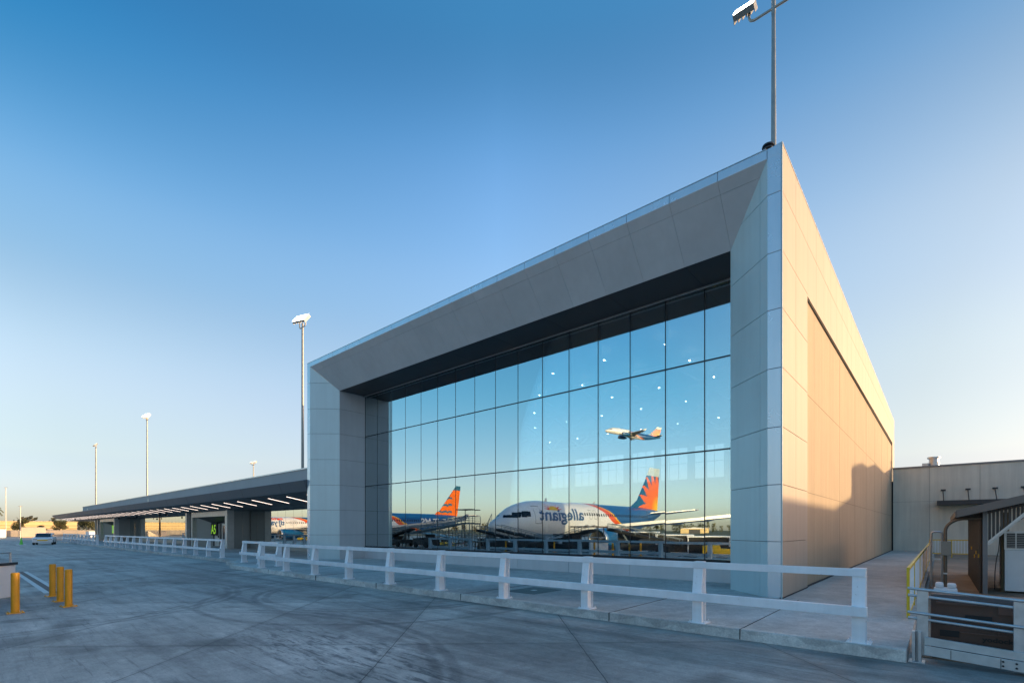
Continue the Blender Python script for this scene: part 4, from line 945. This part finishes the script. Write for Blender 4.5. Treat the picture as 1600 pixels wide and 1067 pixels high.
def van(label,x,y,rz,z=None,hs=1):
    v=thing('service_van',label,'van',(x,y,drop(y) if z is None else z),rz,'white service vans on the apron')
    q=MB(); q.prism([(-2.4,-.9,.35),(2.4,-.9,.35),(2.4,-.9,.95),(1.55,-.9,1.15),(.95,-.9,1.85),(-2.3,-.9,1.9),(-2.4,-.9,1.1)],(0,1.8,0)); b_=q.build('body',M['whiteplastic'],v,bevel=.06)
    q=MB(); q.prism([(1.60,-.8,1.18),(1.60,.8,1.18),(1.0,.75,1.80),(1.0,-.75,1.80)],(.03,0,.03)); q.build('windscreen',M['window'],v); q=MB(); q.box(-2.42,-.75,1.2,-2.36,.75,1.75); q.build('rear_window',M['window'],v)
    for s in (-.91,.885): q=MB(); q.box(-.2,s,1.2,.95,s+.025,1.7); q.build('side_window',M['window'],v)
    for xx in (-1.5,1.5):
        for s in (-.85,.85):
            q=MB(); q.lathe([(.18,s-.1),(.33,s-.09),(.33,s+.09),(.18,s+.1)],(xx,0,.33),'y',n=16); q.build('wheel',M['black'],v)
    for s in (-.65,.65): q=MB(); q.box(2.39,s-.15,.7,2.43,s+.15,.85); q.build('headlight',M['chrome'],v)
    q=MB(); q.box(2.40,-.4,.55,2.44,.4,.68); q.build('bumper_plate',M['tug_yellow'],v)
    return v
cart('white-roofed baggage cart with black curtains parked nearest the white block',-10.6,-19.5,R(150))
cart('white-roofed baggage cart with black curtains, second in the line',-12.9,-18.6,R(158))
cart('white-roofed baggage cart with black curtains at the end of the line by the airliner',-15.1,-17.2,R(165))
van('white van parked beyond the line of baggage carts',-9.5,-25.5,R(200))
def cone(label,x,y,z):
    c=thing('safety_cone',label,'cone',(x,y,z),0,'lime green safety cones')
    q=MB(); q.lathe([(.19,.05),(.15,.12),(.04,.86),(.02,.88)],n=16); q.build('cone_body',M['hivis'],c,smooth=40)
    q=MB(); q.box(-.42,-.42,0,.42,.42,.05); q.build('base',M['whiteplastic'],c,bevel=.015)
cone('lime green safety cone on a white base beside the low white car',-79,-7.66,0)
cone('lime green safety cone standing near the nose of the parked airliner',-25.9,-15.1,-.05)
cone('lime green safety cone under the engine of the parked airliner',-17.9,-16.3,-.1)
u=thing('ground_power_unit','white wheeled ground power unit with a dark control screen','power unit',(-23.4,-17.6,drop(-17.6)),R(10))
q=MB(); q.box(-.9,-.6,.35,.9,.6,1.5); q.build('body',M['whiteplastic'],u,bevel=.04)
q=MB(); q.box(-.25,.60,.85,.3,.63,1.25); q.build('control_panel',M['window'],u)
for x in (-.6,.6):
    q=MB(); q.lathe([(.1,.5),(.22,.51),(.22,.66),(.1,.67)],(x,0,.22),'y',n=14); q.lathe([(.1,-.67),(.22,-.66),(.22,-.51),(.1,-.5)],(x,0,.22),'y',n=14); q.build('wheel',M['black'],u)
u=thing('container_dolly','dark baggage container standing on a flat wheeled dolly','dolly',(-25.6,-20.2,drop(-20.2)),R(4))
q=MB(); q.box(-2.2,-.9,.35,2.2,.9,.5); q.build('deck',M['dark'],u)
q=MB(); q.box(-2.0,-.8,.5,.5,.8,2.0); q.build('container',M['alu'],u,bevel=.03); q=MB(); q.box(.6,-.8,.5,2.0,.8,2.05); q.build('crate',M['black'],u,bevel=.03)
for x in (-1.6,1.6):
    q=MB(); q.lathe([(.1,-.8),(.2,-.79),(.2,-.66),(.1,-.65)],(x,0,.2),'y',n=12); q.lathe([(.1,.65),(.2,.66),(.2,.79),(.1,.8)],(x,0,.2),'y',n=12); q.build('wheel',M['black'],u)
u=thing('canopy_stand','brown flat-roofed service stand on thin posts beside the airliner','stand',(-22.4,-21.6,drop(-21.6)),R(0))
q=MB(); q.box(-1.6,-.8,2.75,1.6,.8,2.87); q.build('roof',surf('brown_steel',(.10,.06,.04),.6),u)
q=MB()
for x in (-1.25,1.25):
    for y in (-.6,.6): q.box(x-.03,y-.03,.3,x+.03,y+.03,2.75)
q.box(-1.25,-.6,1.2,1.25,.6,1.28); q.bar((-1.25,.6,.3),(1.25,.6,1.2),.05); q.bar((1.25,.6,.3),(-1.25,.6,1.2),.05); q.box(-1.3,-.65,.25,1.3,.65,.33); q.build('frame',M['dark'],u)
q=MB(); q.lathe([(.2,-.75),(.2,-.6)],(-1.1,0,.2),'y',n=12); q.lathe([(.2,.6),(.2,.75)],(1.1,0,.2),'y',n=12); q.build('wheel',M['black'],u)
# passenger boarding ramp, switchback
u=thing('boarding_ramp','aluminium switchback boarding ramp rising to the airliner door','ramp',(-32.0,-14.6,drop(-15)),0); u.scale.z=.72
def run(p0,p1,w_,dirn):
    q=MB(); a=Vector(p0);b=Vector(p1); off=Vector((0,w_/2,0)) if dirn=='x' else Vector((w_/2,0,0))
    q.prism([a-off,b-off,b-off+Vector((0,0,.12)),a-off+Vector((0,0,.12))],off*2); q.build('deck',M['alu'],u)
    q=MB()
    for s in (-1,1):
        for h in (.5,.8,1.05): q.bar(a+off*s+Vector((0,0,h)),b+off*s+Vector((0,0,h)),.045)
        n=max(2,int((b-a).length/1.0))
        for k in range(n+1): c_=a.lerp(b,k/n)+off*s; q.bar(c_,c_+Vector((0,0,1.05)),.04)
    q.build('guard_rail',M['alu'],u)
    q=MB(); n=max(2,int((b-a).length/2.2))
    for k in range(n+1):
        c_=a.lerp(b,k/n)
        if c_.z>.3:
            for s in (-1,1): q.bar(c_+off*s*.9,Vector((c_.x+off.x*s*.9,c_.y+off.y*s*.9,0)),.07)
            if k: q.bar(c_+off*.9,Vector((a.lerp(b,(k-1)/n).x,c_.y+off.y*.9,.15)),.05)
    q.build('support_leg',M['galv_pole'],u)
run((1.2,0,3.3),(-.9,0,3.3),1.5,'x'); run((-.9,0,3.3),(-8.5,0,2.0),1.4,'x'); run((-8.5,-1.6,2.0),(-1.0,-1.6,.9),1.4,'x'); run((-1,0-3.2,.9),(-7.5,-3.2,.05),1.4,'x')
run((-9.4,-.8,2.0),(-8.4,-.8,2.0),3.0,'x'); run((-1.1,-2.4,.9),(-.1,-2.4,.9),3.0,'x')
q=MB(); q.box(.0,-.75,3.4,1.2,.75,3.5); q.box(-.9,-.75,5.2,1.2,.75,5.3); q.box(-.9,-.75,3.4,-.85,-.7,5.2);q.box(-.9,.7,3.4,-.85,.75,5.2); q.build('canopy',M['dark'],u)
u=thing('air_stairs','mobile aircraft stairs truck with a dark chassis next to the boarding ramp','stairs truck',(-34.5,-20.6,drop(-20.6)),R(-150))
q=MB(); q.box(-2.4,-.9,.4,2.4,.9,.7); q.box(1.2,-.85,.7,2.4,.85,1.5); q.build('chassis',M['dark'],u)
q=MB(); q.prism([(1.0,-.6,.75),(-2.6,-.6,3.0),(-2.6,-.6,3.2),(1.0,-.6,.95)],(0,1.2,0))
for k in range(13):
    t=k/12; q.box(1.0-3.6*t-.3,-.58,.9+2.25*t,1.0-3.6*t,.58,.94+2.25*t)
q.build('stair_flight',M['alu'],u)
q=MB()
for s in (-.62,.62):
    q.bar((1.0,s,1.9),(-2.6,s,4.15),.06); 
    for k in range(7): t=k/6; q.bar((1-3.6*t,s,.9+2.25*t),(1-3.6*t,s,1.9+2.25*t),.04)
q.bar((-2.5,-.5,0.6),(-2.5,-.5,3),.09); q.bar((-2.5,.5,.6),(-2.5,.5,3),.09); q.build('handrail',M['alu'],u)
for x in (-1.6,1.6):
    q=MB(); q.lathe([(.2,-1.0),(.38,-.98),(.38,-.76),(.2,-.74)],(x,0,.38),'y',n=16); q.lathe([(.2,.74),(.38,.76),(.38,.98),(.2,1.0)],(x,0,.38),'y',n=16); q.build('wheel',M['black'],u)
def loader(label,x,y,rz):
    u=thing('belt_loader',label,'belt loader',(x,y,drop(y)),rz,'belt loaders on the apron')
    q=MB(); q.box(-1.9,-.75,.35,1.6,.75,.75); q.box(-.6,-.75,.75,.2,.2,1.15); q.build('chassis',M['dark'],u,bevel=.03)
    q=MB(); q.prism([(-2.6,-.15,.7),(2.9,-.15,1.75),(2.9,-.15,1.95),(-2.6,-.15,.9)],(0,.8,0)); q.build('conveyor',M['black'],u)
    q=MB()
    for s in (-.18,.68): q.bar((-2.5,s,1.2),(2.8,s,2.3),.05); [q.bar((-2.5+1.06*k,s,.8+.21*k),(-2.5+1.06*k,s,1.2+.22*k),.04) for k in range(6)]
    q.bar((1.2,.2,.7),(1.8,.2,1.6),.1); q.build('guard_rail',M['alu'],u)
    for xx in (-1.3,1.1):
        q=MB(); q.lathe([(.12,-.85),(.3,-.83),(.3,-.65),(.12,-.63)],(xx,0,.3),'y',n=14); q.lathe([(.12,.63),(.3,.65),(.3,.83),(.12,.85)],(xx,0,.3),'y',n=14); q.build('wheel',M['black'],u)
loader('dark belt loader standing beside the white power unit',-21.2,-16.4,R(8)); loader('dark belt loader between the boarding ramp and the airliner nose',-28.2,-15.6,R(170)); loader('dark belt loader at the low end of the boarding ramp',-41.5,-13.6,R(5))
def tug(label,x,y,rz,mat):
    u=thing('baggage_tug',label,'tug',(x,y,drop(y)),rz,'baggage tugs on the apron')
    q=MB(); q.prism([(-1.4,-.65,.3),(1.4,-.65,.3),(1.4,-.65,.95),(.3,-.65,1.0),(.2,-.65,.75),(-.6,-.65,.75),(-.7,-.65,1.05),(-1.4,-.65,1.05)],(0,1.3,0)); q.build('body',mat,u,bevel=.04)
    q=MB(); q.box(-.9,-.5,.8,-.7,.5,1.35); q.box(-.7,-.45,.76,-.2,.45,.86); q.build('seat',M['black'],u)
    q=MB(); q.tube([(.3,0,.95),(.05,0,1.3)],.03,6); q.lathe([(.16,1.28),(.18,1.31)],(.04,0,0),n=12); q.build('steering_wheel',M['dark'],u)
    for x_ in (-.95,.95):
        q=MB(); q.lathe([(.12,-.7),(.3,-.68),(.3,-.5),(.12,-.48)],(x_,0,.3),'y',n=14); q.lathe([(.12,.48),(.3,.5),(.3,.68),(.12,.7)],(x_,0,.3),'y',n=14); q.build('wheel',M['black'],u)
tug('yellow baggage tug parked beyond the boarding ramp',-47,-25,R(20),M['tug_yellow']); tug('dark grey baggage tug parked near the white power unit',-26.5,-19.3,R(200),M['dark'])
loader('dark belt loader parked level with the airliner nose wheel',-24.6,-14.3,R(175)); loader('dark belt loader nearest the line of baggage carts',-13.4,-14.9,R(172))
tug('dark grey baggage tug parked below the airliner engine',-18.6,-14.7,R(8),M['dark']); tug('dark grey baggage tug at the foot of the boarding ramp',-36.5,-13.2,R(185),M['dark']); tug('yellow baggage tug parked ahead of the line of baggage carts',-8.6,-17.2,R(160),M['tug_yellow'])
tug('yellow baggage tug by the farthest airliner',-104,-30,R(80),M['tug_yellow'])

# ------------------------------------------------------------------ far left background
v=thing('airport_car','low white airport estate car with dark windows and a yellow plate, parked near the warehouse','car',(-79.5,-5.6,0),R(-10))
q=MB(); q.prism([(-2.2,-.9,.28),(2.3,-.9,.28),(2.35,-.9,.62),(2.2,-.9,.80),(1.2,-.9,.92),(-2.1,-.9,.95),(-2.25,-.9,.7)],(0,1.8,0)); q.prism([(1.15,-.75,.92),(.45,-.68,1.36),(-1.7,-.68,1.38),(-2.1,-.75,.95)],(0,1.42,0)); q.build('body',M['whiteplastic'],v,bevel=.05)
q=MB(); q.prism([(1.20,-.70,.95),(1.20,.64,.95),(.55,.60,1.33),(.55,-.64,1.33)],(.03,0,.04)); q.build('windscreen',M['window'],v)
for s in (-.76,.69): q=MB(); q.prism([(.9,s,1.0),(.4,s,1.30),(-1.6,s,1.31),(-1.85,s,1.0)],(0,.03,0)); q.build('side_window',M['window'],v)
q=MB(); q.box(2.33,-.45,.5,2.38,.45,.64); q.build('number_plate',M['tug_yellow'],v)
for s in (-.65,.65): q=MB(); q.box(2.30,s-.18,.62,2.36,s+.18,.74); q.build('headlight',M['chrome'],v)
for xx in (-1.4,1.45):
    for s in (-.82,.82): q=MB(); q.lathe([(.16,s-.1),(.31,s-.09),(.31,s+.09),(.16,s+.1)],(xx,0,.31),'y',n=16); q.build('wheel',M['black'],v)
wh=thing('warehouse','long yellow sunlit warehouse with brown stripes beyond the apron','building',(-250,0,0))
q=MB(); q.box(-30,-90,0,0,19,4.7); q.build('wall',M['ywall'],wh)
q=MB(); q.box(-.001,-90,2.1,.05,19,2.3); q.box(-.001,-90,3.2,.05,19,3.35); q.build('stripe',surf('brown_stripe',(.30,.20,.08),.8),wh)
q=MB(); q.box(-30.3,-90.3,4.7,.3,19.3,4.95); q.build('roof',surf('warehouse_roof',(.5,.42,.25),.7),wh)
for y in (-60,-30,-8,10): q=MB(); q.box(.0,y,0,.06,y+4,2.0); q.build('door',M['beige'],wh)
w2=thing('terminal_annex','lower yellow annex with square windows right of the warehouse','building',(-215,22,0))
q=MB(); q.box(-14,0,0,0,22,4.4); q.build('wall',M['ywall'],w2); q=MB(); q.box(-14.3,-.3,4.4,.3,22.3,4.7); q.build('roof',M['beige'],w2)
for k in range(6): q=MB(); q.box(0,1.6+3.4*k,1.3,.05,3.4+3.4*k,3.2); q.build('window',M['window'],w2)
def leaves(q,c,rad,n,sz,rng,shape=1):
    for _ in range(n):
        while True:
            d=Vector((rng.uniform(-1,1),rng.uniform(-1,1),rng.uniform(-1,1)))
            if .15<d.length<1: break
        p_=Vector(c)+Vector((d.x*rad[0],d.y*rad[1],d.z*rad[2])); a=Vector((rng.gauss(0,1),rng.gauss(0,1),rng.gauss(0,1))).normalized(); b_=a.orthogonal().normalized(); s=sz*rng.uniform(.5,1.3)
        c_=a.cross(b_); q.add([p_-b_*s,p_+c_*s*.6,p_+b_*s,p_-c_*s*.6],[(0,1,2,3)])
def tree(label,x,y,h,seed,kind='oak'):
    rng=random.Random(seed); t=thing('pine_tree' if kind=='pine' else 'oak_tree',label,'tree',(x,y,drop(y)),0,'trees beyond the far end of the apron')
    q=MB(); q.tube([(0,0,0),(.1,0,h*.45),(0,.1,h*.9)],[h*.035,h*.025,h*.008],8)
    for k in range(7):
        a=k*2.4; z=h*(.35+.07*k); q.tube([(0,0,z),(math.cos(a)*h*.22,math.sin(a)*h*.22,z+h*.12)],[h*.012,h*.004],6)
    q.build('trunk',M['bark'],t)
    q=MB()
    for k in range(26):
        a=rng.uniform(0,6.28)
        if kind=='pine': z=h*rng.uniform(.2,1); r=h*.28*(1.05-z/h)+.1; rad=(h*.10,h*.10,h*.06)
        else: z=h*rng.uniform(.4,.9); r=h*.30*rng.random()**.5; rad=(h*.16,h*.16,h*.11)
        leaves(q,(r*math.cos(a),r*math.sin(a),z),rad,190,h*.024,rng)
    q.build('crown',M['leaf'],t,fix=False)
tree('small dark tree standing alone in front of the yellow warehouse',-205,0.3,5.0,1)
tree('bushy sunlit tree left of the annex windows',-186,7.2,4.6,2); tree('taller bushy sunlit tree right of the annex windows',-172,11.5,5.4,3)
tree('low shrubby tree between the warehouse and the annex',-190,3.8,3.2,4)
pm=thing('palm_tree','tall palm with a drooping crown beside the yellow warehouse','tree',(-128,-8.6,0),0,'trees beyond the far end of the apron')
q=MB(); q.tube([(0,0,0),(.1,0,3),(0,.1,6.0)],[.2,.16,.14],8); q.build('trunk',M['bark'],pm)
q=MB()
for k in range(22):
    a=k*2.39; e=random.uniform(-.2,1.0); pr_=[]
    for i in range(7):
        t=i/6; r=1.9*t; z=6+e*1.5*t-1.6*t*t; pr_.append(Vector((math.cos(a)*r,math.sin(a)*r,z)))
    sd_=Vector((-math.sin(a),math.cos(a),0))
    for i in range(6):
        for s in (-1,1):
            w0=.3*(1-i/7); q.add([pr_[i],pr_[i+1],pr_[i+1]+sd_*s*w0*.8-Vector((0,0,.15)),pr_[i]+sd_*s*w0-Vector((0,0,.12))],[(0,1,2,3)])
q.build('crown',M['leaf'],pm,fix=False)
for lb,x,y,h in (('thin white lamp pole left of the small dark tree',-169,-4.4,12),('shorter thin white lamp pole before the small dark tree',-138,-3.9,6.5)):
    o=thing('lamp_pole',lb,'pole',(x,y,0)); q=MB(); q.tube([(0,0,0),(0,0,h)],[.09,.06],8); q.build('pole',M['galv_pole'],o); q=MB(); q.box(-.1,-.3,h,.1,.3,h+.1); q.build('lamp_head',M['galv_pole'],o)
fn=thing('perimeter_fence','grey perimeter fence running behind the far end of the apron','fence',(-160,0,0))
q=MB(); 
for k in range(40): q.box(-.05,-60+2.6*k,0,.05,-59.9+2.6*k,1.7)
q.box(-.03,-60,1.6,.03,45,1.66); q.box(-.03,-60,.1,.03,45,.16); q.build('post',M['galv_pole'],fn)
q=MB(); q.box(-.008,-60,.16,.008,45,1.6); q.build('mesh_panel',surf('fence_fabric',(.34,.30,.25),.9),fn)
rng=random.Random(5)
for k in range(7):
    y=-32+8.3*k+rng.uniform(-2,2); c=thing('storage_crate',['beige storage crate by the perimeter fence','white storage crate by the perimeter fence'][k%2],'crate',(-152+rng.uniform(-2,2),y,0),rng.uniform(-.2,.2),'storage crates by the perimeter fence')
    h=rng.uniform(1.2,2.4); q=MB(); q.box(-1.2,-2,.12,1.2,2,h); q.box(-1.1,-1.9,0,-.8,1.9,.12); q.box(.8,-1.9,0,1.1,1.9,.12); q.build('crate_body',[M['beige'],M['white']][k%2],c,bevel=.04); q=MB(); q.box(-1.25,-2.05,h,1.25,2.05,h+.08); q.build('lid',M['galv_pole'],c)
# distant woods: a ring of pines and oaks round the airfield
def wood(name,pts,h,dens,label,lm):
    rng=random.Random(len(pts)*7+int(h)); q=MB()
    for a,b in zip(pts,pts[1:]):
        a=Vector(a);b=Vector(b);n=int((b-a).length*dens)
        for k in range(n):
            p_=a.lerp(b,rng.random())+Vector((rng.uniform(-12,12),rng.uniform(-12,12),0)); hh=h*rng.uniform(.45,1.1)
            for j in range(3): leaves(q,(p_.x,p_.y,-.9+hh*(.3+.28*j)),(hh*.34,hh*.34,hh*.22),16,hh*.13,rng)
    o=q.build(name,lm,None,fix=False); o['kind']='stuff'; o['label']=label; o['category']='woods'
wood('distant_wood',[(-420,240,0),(-400,60,0),(-380,-80,0),(-360,-200,0),(-330,-330,0)],9,.32,'distant dark pine wood beyond the perimeter, left horizon',M['leaf2'])
wood('far_tree_line',[(-330,-330,0),(-230,-420,0),(-60,-470,0),(160,-460,0),(380,-400,0)],9,.22,'dark tree line across the airfield, mirrored in the glass',M['leaf'])
rng=random.Random(9)
for k,(x,y) in enumerate(((-330,-60),(-325,-105),(-318,-150),(-300,-205),(-210,-360),(-150,-385),(-95,-395),(-40,-400))):
    hb=thing('hangar',['pale hangar with a low gable roof','cream hangar with dark doors','white hangar with a flat roof','tan hangar with a low gable roof'][k%4]+(' on the far side of the airfield' if y<-300 else ' before the distant pine wood'),'hangar',(x,y,-.9),math.atan2(y,x)+math.pi+rng.uniform(-.2,.2),'hangars across the airfield')
    w_,d_,h_=rng.uniform(14,24),12,rng.uniform(3.4,5); rf=rng.uniform(.2,1.3)
    q=MB(); q.box(0,-w_/2,0,-d_,w_/2,h_); q.build('wall',[M['beige'],M['ywall'],M['whiteplastic'],M['beige']][k%4],hb); q=MB(); q.prism([(.3,-w_/2-.3,h_),(.3,w_/2+.3,h_),(.3,0,h_+rf)],(-d_-.6,0,0)); q.build('roof',M['whiteplastic'] if k%2 else M['coping'],hb); q=MB(); q.box(.0,-w_/5,0,.1,w_/5,h_*.8); q.build('door',M['dark'],hb)
